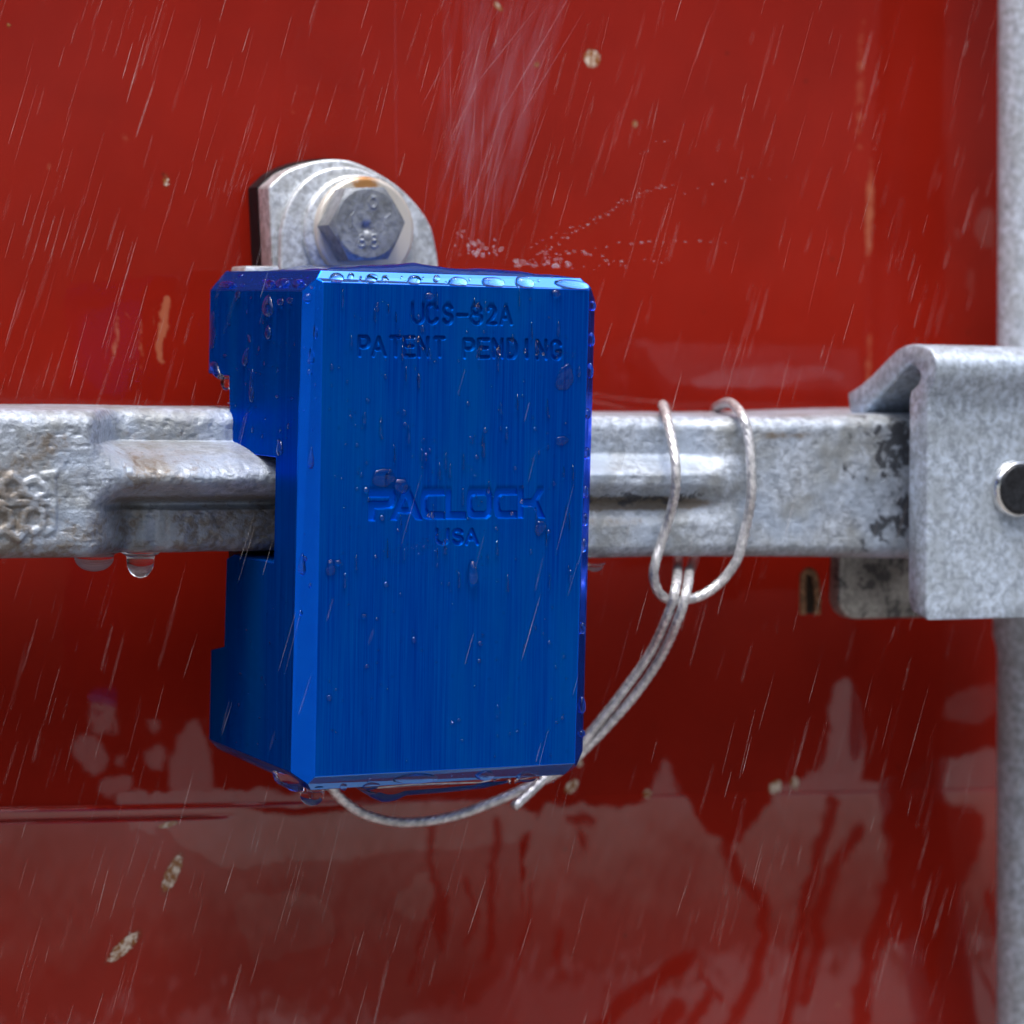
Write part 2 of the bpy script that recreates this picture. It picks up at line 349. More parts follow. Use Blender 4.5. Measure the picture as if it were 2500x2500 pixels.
# ------------------------------------------------------------------ the container door: panel with a step along its lower part
DY = 90.0
def seam_z(x): return -127.5-0.036*(x+46)
def door():
    xs = np.concatenate([np.linspace(-1200, -75, 12)[:-1], np.arange(-75, 280, 0.75), np.linspace(280, 1300, 12)[1:]])
    # v: vertical coordinate measured from the seam; dense around the frame
    vs_ = np.concatenate([np.linspace(900, 225, 9)[:-1], np.arange(225, 8, -0.8), np.arange(8, -6, -0.2), np.arange(-6, -95, -0.8), np.linspace(-95, -1000, 10)])
    X, V = np.meshgrid(xs, vs_)
    fade = np.clip(1-np.abs(V)/400, 0, 1)
    Zc = V-127.5+fade*(seam_z(np.clip(X, -100, 320))+127.5)
    # profile: flat upper sheet, a rounded lip, then the lower rail leaning out towards its foot
    Y = DY-1.6*(1-0.9*sst(-8, 40, X))*np.sqrt(np.clip(1-(1-np.clip(-V/1.0, 0, 1))**2, 0, 1))
    groove = np.exp(-((V+3.1)/0.35)**2)*0.9*(1-sst(2, 14, X))
    Y = Y+groove-np.clip(-V-0.4, 0, 110)*math.tan(math.radians(7.0))
    Y = Y-0.7*np.exp(-((X-197-0.02*V)/5.0)**2)*(V > 5)*np.clip((V-5)/6, 0, 1)
    Y = Y+0.5*(fbm(X*0.012, Zc*0.012, 3, 3)-0.5)
    # ---- where the water film lies, where the paint is chipped or scuffed (drawn on the sheet)
    def D(px, py): p = U(px, py, Y=DY); return (p[0], p[2])
    DP = lambda L: [D(*q) for q in L]
    wx = X+3.6*(fbm(X*0.14, Zc*0.14, 1)-0.5)+2.0*(fbm(X*0.5, Zc*0.5, 2)-0.5)
    wz = Zc+3.2*(fbm(X*0.14+9, Zc*0.14, 5)-0.5)+2.2*(fbm(X*0.5, Zc*0.5, 6)-0.5)
    def chaikin(L, n=2):
        L = np.asarray(L, float)
        for _ in range(n):
            M_ = np.roll(L, -1, 0); L = np.stack([0.75*L+0.25*M_, 0.25*L+0.75*M_], 1).reshape(-1, 2)
        return L
    def fill(L, soft=0.9): return sst(soft, -soft, sdf(wx, wz, DP(chaikin(L))))
    def stroke(L, wpx, soft=0.8):
        wmm = wpx*0.105/2; return sst(wmm+soft, wmm-soft, segdist(wx, wz, DP(L)))
    below = np.where(X < 95, sst(0.3, -0.6, V), 0)
    film = 0.60*below
    film = np.maximum(film, fill([(1290, 1955), (1410, 1962), (1560, 1975), (1590, 1930), (1625, 1840), (1650, 1910), (1680, 1960), (1700, 2010), (1760, 2065),
                                  (1800, 2050), (1860, 1980), (1890, 1930), (1940, 1910), (2010, 1870), (2030, 1780), (2025, 1690), (2060, 1640), (2100, 1700),
                                  (2110, 1850), (2090, 1930), (2440, 1800), (2700, 1900), (2700, 2700), (1200, 2700), (1250, 2300)])*0.9)
    film = np.maximum(film, 0.98*(V < -0.2)*(V > -2.9)*(X < 12))
    for L, lv in (([(250, 1925), (420, 1935), (640, 1925), (900, 1960), (1290, 1955), (1310, 2050), (1000, 2085), (620, 2110), (530, 2120), (470, 2085), (380, 2010), (345, 2060)], 1.0),
                  ([(560, 2170), (640, 2160), (760, 2175), (800, 2210), (810, 2300), (690, 2310), (660, 2345), (600, 2340), (590, 2290), (560, 2250)], 0.95),
                  ([(620, 2410), (650, 2405), (690, 2430), (735, 2410), (745, 2500), (610, 2500), (600, 2460)], 0.95),
                  
                  ([(920, 2210), (1010, 2130), (1060, 2120), (1040, 2230), (990, 2250)], 0.95),
                  ([(225, 1690), (280, 1670), (290, 1720), (280, 1780), (240, 1790), (215, 1760)], 0.7),
                  ([(190, 1800), (240, 1780), (270, 1850), (250, 1890), (205, 1880), (185, 1840)], 0.7),
                  ([(240, 1920), (270, 1890), (320, 1890), (310, 1930), (250, 1950)], 0.7),
                  ([(365, 1755), (390, 1745), (393, 1780), (370, 1785)], 0.6), ([(360, 1830), (400, 1815), (408, 1860), (385, 1875), (365, 1860)], 0.65),
                  ([(285, 1840), (305, 1832), (300, 1865), (285, 1868)], 0.6), ([(285, 1760), (300, 1755), (296, 1780), (283, 1782)], 0.6),
                  ([(430, 1780), (510, 1740), (520, 1960), (430, 1960), (410, 1870)], 0.65),
                  ([(180, 760), (300, 740), (415, 720), (420, 890), (400, 960), (200, 960)], 0.36),
                  ([(1690, 905), (2050, 890), (2060, 930), (1780, 945), (1700, 960)], 0.25),
                  ([(2370, 520), (2425, 500), (2430, 600), (2395, 600)], 0.5), ([(2330, 560), (2350, 560), (2345, 590)], 0.4), ([(2355, 670), (2375, 665), (2370, 730), (2358, 725)], 0.4),
                  ([(2300, 1700), (2440, 1650), (2440, 1760), (2310, 1770)], 0.3)):
        film = np.maximum(film, fill(L)*lv)
    for L, wd in (([(1760, 2060), (1790, 2130), (1850, 2200), (1845, 2280), (1800, 2400), (1740, 2520)], 42),
                  ([(2030, 1960), (1990, 2080), (1950, 2200), (1920, 2330), (1870, 2500)], 44),
                  ([(2090, 2020), (2030, 2110), (1975, 2230), (1970, 2300), (1925, 2420)], 40),
                  ([(2200, 1900), (2180, 2050), (2150, 2200), (2110, 2300), (2070, 2400), (2060, 2520)], 60),
                  ([(2390, 2180), (2412, 2270)], 26), ([(2360, 2350), (2405, 2440)], 14), ([(2440, 2400), (2430, 2520)], 30),
                  ([(1045, 2020), (1038, 2090), (1060, 2170), (1042, 2260), (1060, 2300)], 16), ([(1075, 2190), (1060, 2260)], 24),
                  ([(1212, 2015), (1195, 2120), (1185, 2250), (1165, 2330)], 20), ([(1130, 2140), (1150, 2230), (1120, 2300)], 12),
                  ([(1345, 2260), (1338, 2340)], 15), ([(1290, 2160), (1268, 2260), (1240, 2350)], 12), ([(1020, 2240), (980, 2380)], 12),
                  ([(1390, 1995), (1440, 2000)], 26), ([(1410, 2030), (1420, 2050)], 22), ([(1690, 2370), (1740, 2430)], 18),
                  ([(1400, 2520), (1480, 2440), (1600, 2360), (1660, 2330)], 50), ([(1640, 2500), (1700, 2420)], 40), ([(1550, 2520), (1620, 2450)], 60)):
        film = film*(1-0.92*stroke(L, wd, 1.3))
    film = film*(1-0.95*fill([(2130, 1960), (2430, 1960), (2340, 2150), (2285, 2250), (2245, 2400), (2222, 2400), (2222, 2250), (2180, 2290), (2130, 2270), (2160, 2100)], 1.4))
    film = film*(1-0.5*fill([(1000, 2360), (1500, 2330), (1650, 2520), (980, 2520)], 4))
    film = film*(0.82+0.36*fbm(X*0.05, Zc*0.03, 8)); film[np.abs(V) > 230] *= 0
    base_sheen = 0.005+0.02*fbm(X*0.03, Zc*0.01, 9)
    film = film+0.11*sst(25, 90, V)*(0.6+0.8*fbm(X*0.02, Zc*0.008, 19))
    wet = np.clip(film+base_sheen, 0, 1)
    chip = np.zeros_like(X)
    def ell(px, py, a, b, ang, lv=1.0):
        cx, cz = D(px, py); k = 0.105; c, s = math.cos(math.radians(ang)), math.sin(math.radians(ang))
        dx, dz = X-cx, Zc-cz; u = (dx*c+dz*s)/(a*k); v = (-dx*s+dz*c)/(b*k)
        return lv*np.exp(-(u*u+v*v)**1.5*0.8)
    for a in ((1445, 142, 22, 22, 0), (1215, 15, 15, 7, -40), (1310, 158, 9, 7, 0, .8), (1550, 303, 9, 9, 0, .8), (405, 442, 10, 18, 0, .62), (410, 2125, 48, 16, 62),
              (285, 2300, 50, 15, 38), (405, 2010, 24, 6, 12), (1580, 1938, 12, 12, 0), (1893, 1922, 22, 17, 40), (1940, 1912, 13, 18, 0), (1395, 1920, 22, 14, 40),
              (2412, 2482, 20, 22, 0), (22, 62, 5, 7, 0, .8), (1415, 1862, 8, 12, 0)):
        chip = np.maximum(chip, ell(*a))
    scuff = np.zeros_like(X)
    for a in ((715, 270, 12, 16, 0, .6), (1720, 100, 16, 30, 0, .4), (120, 405, 12, 14, 0, .5), (300, 340, 16, 30, 0, .5),
              (2120, 520, 18, 160, 0, .75), (2118, 900, 16, 160, 0, .65), (2100, 200, 20, 260, 0, .55), (2430, 2270, 14, 14, 0, .6), (2010, 2440, 14, 12, 0, .7)):
        scuff = np.maximum(scuff, ell(*a))
    for L, wd, lv in (([(396, 735), (398, 800), (392, 880)], 24, .95), ([(282, 778), (276, 830), (274, 880)], 15, .8), ([(345, 800), (342, 850), (350, 905)], 13, .7), ([(372, 740), (376, 820)], 12, .6), ([(300, 770), (320, 790)], 9, .6)):
        scuff = np.maximum(scuff, lv*stroke(L, wd, 1.0))
    v = np.stack([X, Y, Zc], -1).reshape(-1, 3)
    o = obj('container_door', v, gridfaces(len(vs_), len(xs)), M_RED, base=(0, DY, -127), smooth=True,
            attrs={'wet': wet.ravel(), 'chip': chip.ravel(), 'scuff': scuff.ravel()})
    return tag(o, 'red painted steel container door, wet and streaked, behind the blue lock', 'door')
door()

# ------------------------------------------------------------------ the galvanised door handle (bar through the lock)
def handle():
    root = thing('door_handle', (60, 40, -44), 'galvanised steel door handle bar running horizontally behind and through the blue lock', 'handle')
    xs = np.concatenate([np.linspace(-160, -74, 20)[:-1], np.arange(-74, 232, 0.45)])
    nv = 170; v = np.linspace(0, 1, nv)
    X, Vv = np.meshgrid(xs, v, indexing='ij')
    zt = -28.2+1.8*sst(120, 200, X)-0.5*fbm(X*0.03, X*0, 1)
    zb = -60.8-2.4*sst(20, 70, X)-1.5*sst(120, 200, X)-0.6*fbm(X*0.04, X*0, 4)
    Zc = zt+(zb-zt)*Vv
    # mid section: recessed upper flat, bulging rib, groove, lower flat
    bmp = np.clip(1-((Vv-0.455)/0.225)**2, 0, 1)**0.78
    mid = 45.5-23.5*bmp
    low = sst(0.60, 0.70, Vv)
    lowY = 36.0-1.0*sst(-31, -28.5, X)-1.8*sst(-26, -23, X)
    mid = mid*(1-low)+np.minimum(mid, lowY)*low
    mid = np.where(Vv > 0.58, np.minimum(mid, 40-3.5*low), mid)
    midR = 33-6.5*sst(0.26, 0.42, Vv)*sst(0.68, 0.46, Vv)
    midR = np.where(Vv > 0.55, np.minimum(midR, 31.5-3*sst(0.60, 0.78, Vv)), midR)
    t = sst(20, 60, X); mid = mid*(1-t)+midR*t
    blockL = sst(-31, -47, X); blockR = sst(104, 128, X)
    Yf = mid*(1-blockL)+21.0*blockL
    Yf = Yf*(1-blockR)+26.0*blockR
    mid2 = Yf
    # rounded long edges
    hh = (zt-zb); e = np.minimum(Vv, 1-Vv)*hh; r = 3.6
    edge = r-np.sqrt(np.clip(r*r-np.clip(r-e, 0, r)**2, 0, None))
    Yf = mid2+edge*1.3
    # raised characters and frame on the left block, worn casting
    mark = np.zeros_like(X)
    def L(px, py): p = U(px, py, Y=21); return (p[0], p[2])
    marks = [[(8, 1180), (30, 1160), (52, 1180), (50, 1205), (25, 1225), (5, 1205), (8, 1180)], [(62, 1180), (85, 1170), (108, 1185), (112, 1205), (85, 1222), (62, 1205), (60, 1182)],
             [(125, 1160), (130, 1215), (128, 1290), (110, 1300)], [(-40, 1230), (125, 1225)], [(50, 1310), (62, 1250), (85, 1235), (105, 1250), (105, 1285), (80, 1300)],
             [(0, 1240), (25, 1252), (28, 1280), (0, 1300), (-20, 1290)], [(20, 1300), (45, 1318), (65, 1290)], [(110, 1160), (130, 1158)]]
    for mk in marks:
        d = segdist(X, Zc, [L(*q) for q in mk]); mark = np.maximum(mark, sst(1.15, 0.45, d))
    Yf = Yf-0.65*mark
    rough = fbm(X*0.30, Zc*0.30, 21, 4)-0.5
    pit = np.clip(fbm(X*0.8, Zc*0.8, 31, 3)-0.58, 0, 1)
    amp = 1.0-0.55*sst(60, 75, X)
    Yf = Yf+amp*(0.8*rough+1.3*pit)+0.7*(fbm(X*0.07, Zc*0.07, 41)-0.5)
    ring = [np.stack([X, Yf, Zc], -1)]
    nb = 24; vb = np.linspace(0, 1, nb)
    Xb, Vb = np.meshgrid(xs, vb, indexing='ij')
    ztb, zbb = zt[:, :1], zb[:, :1]
    Yb = 76-3*(2*Vb-1)**6*1.0  # unseen back set deep so the bar shades the door below
    Zb = zbb+(ztb-zbb)*Vb
    pts = np.concatenate([ring[0], np.stack([Xb, Yb, Zb+0*Xb], -1)], axis=1)
    n = nv+nb; nx = len(xs)
    V = pts.reshape(-1, 3); F = gridfaces(nx, n, True)+[tuple(range(n)), tuple(range(nx*n-1, (nx-1)*n-1, -1))]
    gr = np.exp(-((Vv-0.615)/0.055)**2)*sst(-46, -36, X)*(1-blockR)*(0.7+0.5*sst(20, 60, X))
    gr = np.maximum(gr, 0.62*sst(0.62, 0.72, Vv)*sst(-36, -18, X)*sst(40, 10, X))
    gr = np.maximum(gr, 0.62*(blockL+0.75*sst(60, 30, X)*(1-blockL))*sst(0.06, 0.2, Vv)*fbm(X*0.09, Zc*0.09, 3)*1.7)
    gr = np.maximum(gr, 0.62*np.exp(-((Vv-0.13)/0.045)**2)*sst(124, 130, X)*sst(150, 140, X))
    gr = np.maximum(gr, 0.5*np.exp(-((Vv-0.74)/0.06)**2)*sst(70, 80, X)*sst(108, 95, X))
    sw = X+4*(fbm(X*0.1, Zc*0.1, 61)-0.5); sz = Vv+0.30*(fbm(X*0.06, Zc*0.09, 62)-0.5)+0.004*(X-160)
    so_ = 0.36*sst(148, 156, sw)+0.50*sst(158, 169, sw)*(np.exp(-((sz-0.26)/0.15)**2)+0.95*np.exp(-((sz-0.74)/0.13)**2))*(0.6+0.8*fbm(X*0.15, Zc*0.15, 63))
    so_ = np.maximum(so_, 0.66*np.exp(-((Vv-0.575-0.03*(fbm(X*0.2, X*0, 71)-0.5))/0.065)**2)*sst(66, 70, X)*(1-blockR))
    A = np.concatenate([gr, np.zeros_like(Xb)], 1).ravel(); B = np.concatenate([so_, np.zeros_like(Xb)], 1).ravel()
    obj('bar', V, F, M_CAST, root, smooth=True, attrs={'grime': A, 'soot': B})
handle()

# ------------------------------------------------------------------ the folded bracket on the right, with rivet and locking rod
def bracket():
    XB = 166.0
    root = thing('handle_bracket', (XB+30, 30, -45), 'folded galvanised steel bracket holding the right end of the handle bar', 'bracket')
    q = lambda x, y: U(x, y, X=XB)
    outer = [(2068, 960), (2100, 940), (2130, 914), (2160, 882), (2188, 855), (2205, 845), (2225, 840), (2250, 842), (2270, 852), (2284, 872), (2288, 900), (2280, 935), (2268, 962), (2265, 1000), (2264, 1200), (2262, 1480), (2264, 1516)]
    inner = [(2224, 1492), (2216, 1462), (2217, 1200), (2219, 975), (2222, 955), (2240, 938), (2247, 922), (2243, 907), (2232, 895), (2220, 891), (2206, 903), (2179, 934), (2153, 960), (2126, 986), (2112, 1008), (2074, 1008)]
    pts = np.array([q(*p) for p in outer+inner])
    FRY = float(np.mean([q(2264, 1000)[1], q(2262, 1400)[1]]))
    v, f = prism(pts, (75, 0, 0))
    v, f = bevelled(v, f, 0.7, 2, 40)
    # slight outward slant of the top so its edge falls to the right
    obj('folded_plate', v, f, M_PLATE, root, smooth=True, sharp=50)
    # lower rear tab
    a = U(2052, 1400, Y=47); b = U(2052, 1514, Y=47); zt, zb = -55.0, b[2]; x0 = a[0]; r = 6.0
    P = [(x0, 47, zt)]+[(x0+r-r*math.cos(t), 47, zb+r-r*math.sin(t)) for t in np.linspace(0, math.pi/2, 8)]+[(x0+60, 47, zb), (x0+60, 47, zt)]
    v, f = prism(P, (0, 6, 0)); v, f = bevelled(v, f, 1.2, 3, 50)
    obj('rear_tab', v, f, M_WORN, root, smooth=True, sharp=50)
    c = U(2478, 1193, Y=FRY)
    rv = obj('rivet', *lathe(c+[0, 0.2, 0], (0, -1, 0), [(6.4, 0), (6.4, 2.6), (6.1, 3.0), (5.4, 3.1), (4.6, 2.9), (0, 2.8)], 56), M_RIVET, root, smooth=True, sharp=60)
    ORG[rv.name] = ORG[root.name]
    obj('rivet_rim', *lathe(c+[0, 0.1, 0], (0, -1, 0), [(7.7, 0), (7.6, 0.7), (7.3, 1.5), (6.9, 2.2), (6.6, 2.5), (6.42, 2.5), (6.42, 0)], 56), M_RIM, rv, smooth=True)
    return FRY
bracket()
def rod():
    cx, cy = 234.5, 60.0
    pr = [(10, -900), (10, -97), (10.3, -93), (11.2, -90), (11.2, -70), (10, -66), (10, 500), (10, 900)]
    V, F = lathe((cx, cy, 0), (0, 0, 1), pr, 64); V[:, 0] += 2.4-V[:, 2]*0.0385
    o = obj('locking_rod', V, F, M_ROD, base=(cx, cy, -900), smooth=True, sharp=50)
    tag(o, 'vertical galvanised locking rod at the right edge of the door', 'rod')
rod()

# ------------------------------------------------------------------ the bolted D-shaped catch above the lock
def catch():
    root = thing('bolted_catch', U(860, 640, Y=78), 'rounded zinc catch plate with a large hex bolt, just above the blue lock', 'catch')
    PY = 75.0
    out = [(656, 456), (675, 438), (700, 418), (752, 398), (806, 389), (860, 394), (915, 418), (972, 454), (1022, 505), (1053, 555), (1068, 620), (1076, 700), (1080, 860), (672, 860), (664, 620)]
    pts_ = [U(x, y, Y=PY) for x, y in out]; poly = list(catmull(pts_[:11], 0.9))+pts_[11:]
    v, f = prism(poly, (0, 8, 0)); v, f = bevelled(v, f, 1.1, 3, 30)
    pl = obj('plate', v, f, M_BRK, root, smooth=True, sharp=40)
    cen = np.mean(pts_, 0); P2 = [cen+(p-cen)*1.045+np.array([1.0, 8.05, 0]) for p in poly]
    v, f = prism(P2, (0, 6.4, 0))
    obj('rubber_backing', v, f, M_BLACK, root)
    # stepped boss
    def disc(name, px, py, Y0, rad, h, mat, bev=0.7, parent=root):
        c = U(px, py, Y=Y0)
        return obj(name, *lathe(c, (0, -1, 0), [(rad, 0), (rad, h-bev), (rad-bev*0.3, h-bev*0.3), (rad-bev, h), (0, h)], 72), mat, parent, smooth=True, sharp=50)
    left = [(678, 860), (676, 600), (682, 540), (700, 490), (728, 450), (770, 420), (825, 408), (880, 416), (930, 445), (975, 500), (1000, 570), (1010, 700), (1010, 860)]
    v, f = prism(list(catmull([U(x, y, Y=PY) for x, y in left], 1.0)), (0, -2.6, 0)); v, f = bevelled(v, f, 0.8, 3, 30)
    obj('boss', v, f, M_BRK, root, smooth=True, sharp=40)
    disc('spacer', 866, 566, PY-2.6, 14.2, 2.0, M_BRK, 0.9)
    # washer with a rust stain
    c = U(886, 562, Y=PY-4.6)
    V, F = lathe(c, (0, -1, 0), [(12.0, 0), (12.0, 1.4), (11.6, 1.9), (11.0, 2.0), (0, 2.0)], 72)
    rel = V-c; rust = np.exp(-((rel[:, 0]-1.5)/3.2)**2)*sst(6, 10.5, rel[:, 2])
    # finer top annulus so the stain has a shape
    th = np.arange(96)*2*math.pi/96; rr = np.linspace(8.0, 12.6, 16)
    prof = [(13.2, 0), (13.25, 1.0), (13.0, 1.7)]+[(r, 2.0) for r in rr[::-1][1:]]+[(4, 2.0), (0, 2.0)]
    V, F = lathe(c, (0, -1, 0), prof, 96); rel = V-c
    rust = 0.80*np.exp(-((rel[:, 0]+0.2)/5.0)**2)*sst(7.0, 10.5, rel[:, 2])
    obj('washer', V, F, M_WASH, root, smooth=True, sharp=50, attrs={'rust': rust})
    # hex head as a polar height field: bevelled rim, dimple, raised grade marks
    c = U(899, 546, Y=60.5); na, nr = 168, 60; Rc = 10.2
    th = np.arange(na)*2*math.pi/na+math.radians(4); loc = (th-math.radians(4)+math.pi/6) % (math.pi/3)-math.pi/6
    Rh = Rc*math.cos(math.pi/6)/np.cos(np.abs(loc)-math.pi/6)
    rho = np.linspace(0, 1, nr); Rg = rho[:, None]*Rh[None, :]
    xx, zz = Rg*np.cos(th), Rg*np.sin(th)
    h = -0.45*np.clip(Rg-8.35, 0, 9)-0.9*np.exp(-((xx+0.6)**2+(zz+1.2)**2)/1.6)
    for ctr, r1, r2 in (((1.3, 5.2), 0.95, 1.25), ((-1.6, -4.9), 0.8, 0.75), ((1.6, -4.9), 0.8, 0.8), ((1.6, -3.4), 0.65, 0.65), ((-1.6, -3.5), 0.6, 0.6)):
        d = np.abs(np.hypot((xx-ctr[0])/r1, (zz-ctr[1])/r2)-1)*r1; h = h+0.17*sst(0.45, 0.15, d)
    h = h+0.15*sst(0.4, 0.15, np.hypot(xx, zz+5.3))
    for px_ in (-4.6, 4.9): h = h+0.12*sst(0.4, 0.15, segdist(xx, zz, [(px_, -1), (px_, 1.6), (px_+0.8, 2.4)]))
    h = h+0.12*(fbm(xx*1.2+50, zz*1.2+50, 7)-0.5)
    top = np.stack([c[0]+xx, c[1]-h, c[2]+zz], -1).reshape(-1, 3)
    side = np.stack([c[0]+Rh*np.cos(th), np.full(na, 68.6), c[2]+Rh*np.sin(th)], -1)
    V = np.vstack([top, side]); F = gridfaces(nr+1, na, True)+[tuple(range(nr*na, nr*na+na))]
    obj('bolt_head', V, F, M_BOLT, root, smooth=True, sharp=35)
    a = U(588, 650, Y=67); b = U(672, 668, Y=67)
    v, f = prism([(a[0], 64, a[2]), (b[0], 64, a[2]+.3), (b[0], 64, -3), (a[0]-.6, 64, -3)], (0, 10, 0)); v, f = bevelled(v, f, 0.6, 2, 30)
    obj('foot', v, f, M_BRK, root, smooth=True, sharp=40)
catch()

# ------------------------------------------------------------------ the blue lock
LK = {}
def glyphs():
    def arc(cx, cy, rx, ry, a0, a1, n=12):
        return [(cx+rx*math.cos(math.radians(a)), cy-ry*math.sin(math.radians(a))) for a in np.linspace(a0, a1, n)]
    G = {}
    G['U'] = [[(0, 0), (0, .66)]+arc(.5, .66, .5, .34, 180, 360)+[(1, .66), (1, 0)]]
    G['C'] = [arc(.5, .32, .5, .32, 20, 180)+[(0, .68)]+arc(.5, .68, .5, .32, 180, 340)]
    G['S'] = [arc(.5, .25, .48, .25, 20, 180)+[(.06, .36), (.2, .45), (.8, .55), (.95, .64)]+arc(.5, .74, .5, .26, 10, -165)]
    G['-'] = [[(0, .5), (1, .5)]]
    G['8'] = [arc(.5, .25, .42, .25, 0, 360, 20), arc(.5, .73, .5, .27, 0, 360, 22)]
    G['2'] = [arc(.5, .28, .48, .28, 170, -20)+[(.7, .6), (.0, 1), (1, 1)]]
    G['A'] = [[(0, 1), (.5, 0), (1, 1)], [(.2, .66), (.8, .66)]]
    G['P'] = [[(0, 1), (0, 0), (.6, 0)]+arc(.62, .27, .38, .27, 90, -90)+[(0, .54)]]
    G['T'] = [[(0, 0), (1, 0)], [(.5, 0), (.5, 1)]]
    G['E'] = [[(1, 0), (0, 0), (0, 1), (1, 1)], [(0, .48), (.85, .48)]]
    G['N'] = [[(0, 1), (0, 0), (1, 1), (1, 0)]]
    G['D'] = [[(0, 0), (.5, 0)]+arc(.5, .5, .5, .5, 80, -80)+[(.5, 1), (0, 1), (0, 0)]]
    G['I'] = [[(.5, 0), (.5, 1)]]
    G['G'] = [arc(.5, .32, .5, .32, 20, 180)+[(0, .68)]+arc(.5, .68, .5, .32, 180, 350)+[(1, .58), (.6, .58)]]
    return G
def lock():
    root = thing('container_lock', (32, 30, -112), 'brushed blue metal container lock with engraved lettering, clamped round the handle bar', 'lock')
    XL = -3.9
    B, B2, Fb, Fb2 = U(788, 688, Y=0), U(1439, 707, Y=0), U(767, 1897, Y=0), U(1404, 1864, Y=0)
    A = U(737, 710, X=XL); A2 = U(708, 1886, X=XL); M = U(772, 679, Y=1.4); N = U(749, 1914, Y=1.7)
    TL, TR = U(784, 660, Y=2.2), U(1418, 679, Y=2.2); BL, BR = U(757, 1930, Y=3.2), U(1378, 1892, Y=3.2)
    A_, A2_ = U(1453, 733, Y=4.0), U(1423, 1834, Y=4.0); M_, N_ = U(1443, 701, Y=1.2), U(1408, 1870, Y=1.6)
    sidepx = [(513, 708), (509, 912), (559, 918), (561, 1050), (564, 1072), (571, 1092), (582, 1106), (673, 1117), (669, 1340), (668, 1374), (609, 1363), (572, 1353), (553, 1364), (547, 1578), (515, 1586), (510, 1805)]
    prof = [U(x, y, X=XL) for x, y in sidepx]
    TLb = U(551, 662, X=TL[0]); BLb = U(531, 1828, X=BL[0])
    XR = (A_[0]+A2_[0])/2
    prof2 = [np.array([XR, p[1], p[2]]) for p in prof]
    TRb = np.array([TR[0], TLb[1], TR[2]]); BRb = np.array([BR[0], BLb[1], BR[2]])
    V = [B, B2, Fb, Fb2, A, A2, M, N, TL, TR, BL, BR, A_, A2_, M_, N_, TLb, BLb, TRb, BRb]; n0 = len(V)
    k = len(prof); V += prof+prof2
    l = lambda i: n0+i; r = lambda i: n0+k+i
    F = [(0, 2, 3, 1), (0, 1, 14, 9, 8, 6), (0, 6, 4, 5, 7, 2), (1, 3, 15, 13, 12, 14), (2, 7, 10, 11, 15, 3),
         (4, 6, 8, 16, l(0)), (12, r(0), 18, 9, 14), (5, l(k-1), 17, 10, 7), (13, 15, 11, 19, r(k-1)),
         (8, 9, 18, 16), (10, 17, 19, 11), tuple([4]+[l(i) for i in range(k)]+[5]), tuple([13]+[r(i) for i in range(k-1, -1, -1)]+[12]),
         (16, 18, r(0), l(0)), (17, l(k-1), r(k-1), 19)]+[(l(i), r(i), r(i+1), l(i+1)) for i in range(k-1)]
    V = np.array(V)
    bv, bf = bevelled(V, F, 0.22, 2, 20)
    # replace the flat front by a fine sheet carrying the engraving
    def fn(f):
        p = bv[f]; c = p.mean(0); nrm = np.zeros(3)
        for i in range(len(f)): nrm += np.cross(p[i]-c, p[(i+1) % len(f)]-c)
        return nrm/2
    ar = [(-fn(f)[1], i) for i, f in enumerate(bf)]
    ar2 = sorted(((abs(fn(f)[1]), i) for i, f in enumerate(bf) if np.abs(bv[f][:, 1]).max() < 0.02 and len(f) == 4), reverse=True)
    fi = ar2[0][1]; cor = bv[bf[fi]]
    del bf[fi]
    cor = cor[np.argsort(cor[:, 2])]; lo = cor[:2][np.argsort(cor[:2, 0])]; hi = cor[2:][np.argsort(cor[2:, 0])]
    mid = []
    for f in bf:
        nn = fn(f); nn /= np.linalg.norm(nn)+1e-12; aa = np.abs(nn)
        mid.append(0 if aa.max() > 0.985 else 1)
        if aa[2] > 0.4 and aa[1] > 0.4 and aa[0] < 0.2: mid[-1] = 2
    nx = 500; s = np.linspace(0, 1, nx)
    H = hi[0][2]-lo[0][2]; zt = hi[0][2]
    def band(a, b, st): return np.arange(a, b, st)
    d = np.concatenate([band(0, 4.0, 0.6), band(4.0, 19.5, 0.13), band(19.5, 46, 0.8), band(46, 62, 0.13), band(62, H-0.3, 0.8), [H]])
    t = d/H
    Sg, Tg = np.meshgrid(s, t)
    top = hi[0]+(hi[1]-hi[0])*Sg[..., None]; bot = lo[0]+(lo[1]-lo[0])*Sg[..., None]
    Pg = top+(bot-top)*Tg[..., None]
    X, Zc = Pg[..., 0], Pg[..., 2]
    depth = np.zeros_like(X)
    fp = lambda px, py: tuple(U(px, py, Y=0)[[0, 2]])
    G = glyphs()
    rows = [('U', 1008, 743, 1034, 788), ('C', 1043, 744, 1068, 788), ('S', 1084, 746, 1104, 789), ('-', 1118, 747, 1140, 791), ('8', 1152, 746, 1176, 790), ('2', 1191, 748, 1210, 790), ('A', 1224, 749, 1248, 791),
            ('P', 878, 822, 901, 868), ('A', 911, 824, 940, 868), ('T', 955, 823, 977, 869), ('E', 988, 824, 1011, 869), ('N', 1023, 825, 1045, 870), ('T', 1063, 825, 1084, 870),
            ('P', 1134, 829, 1157, 872), ('E', 1169, 829, 1193, 872), ('N', 1205, 829, 1226, 872), ('D', 1241, 830, 1261, 873), ('I', 1280, 831, 1292, 873), ('N', 1312, 832, 1333, 875), ('G', 1347, 833, 1369, 876)]
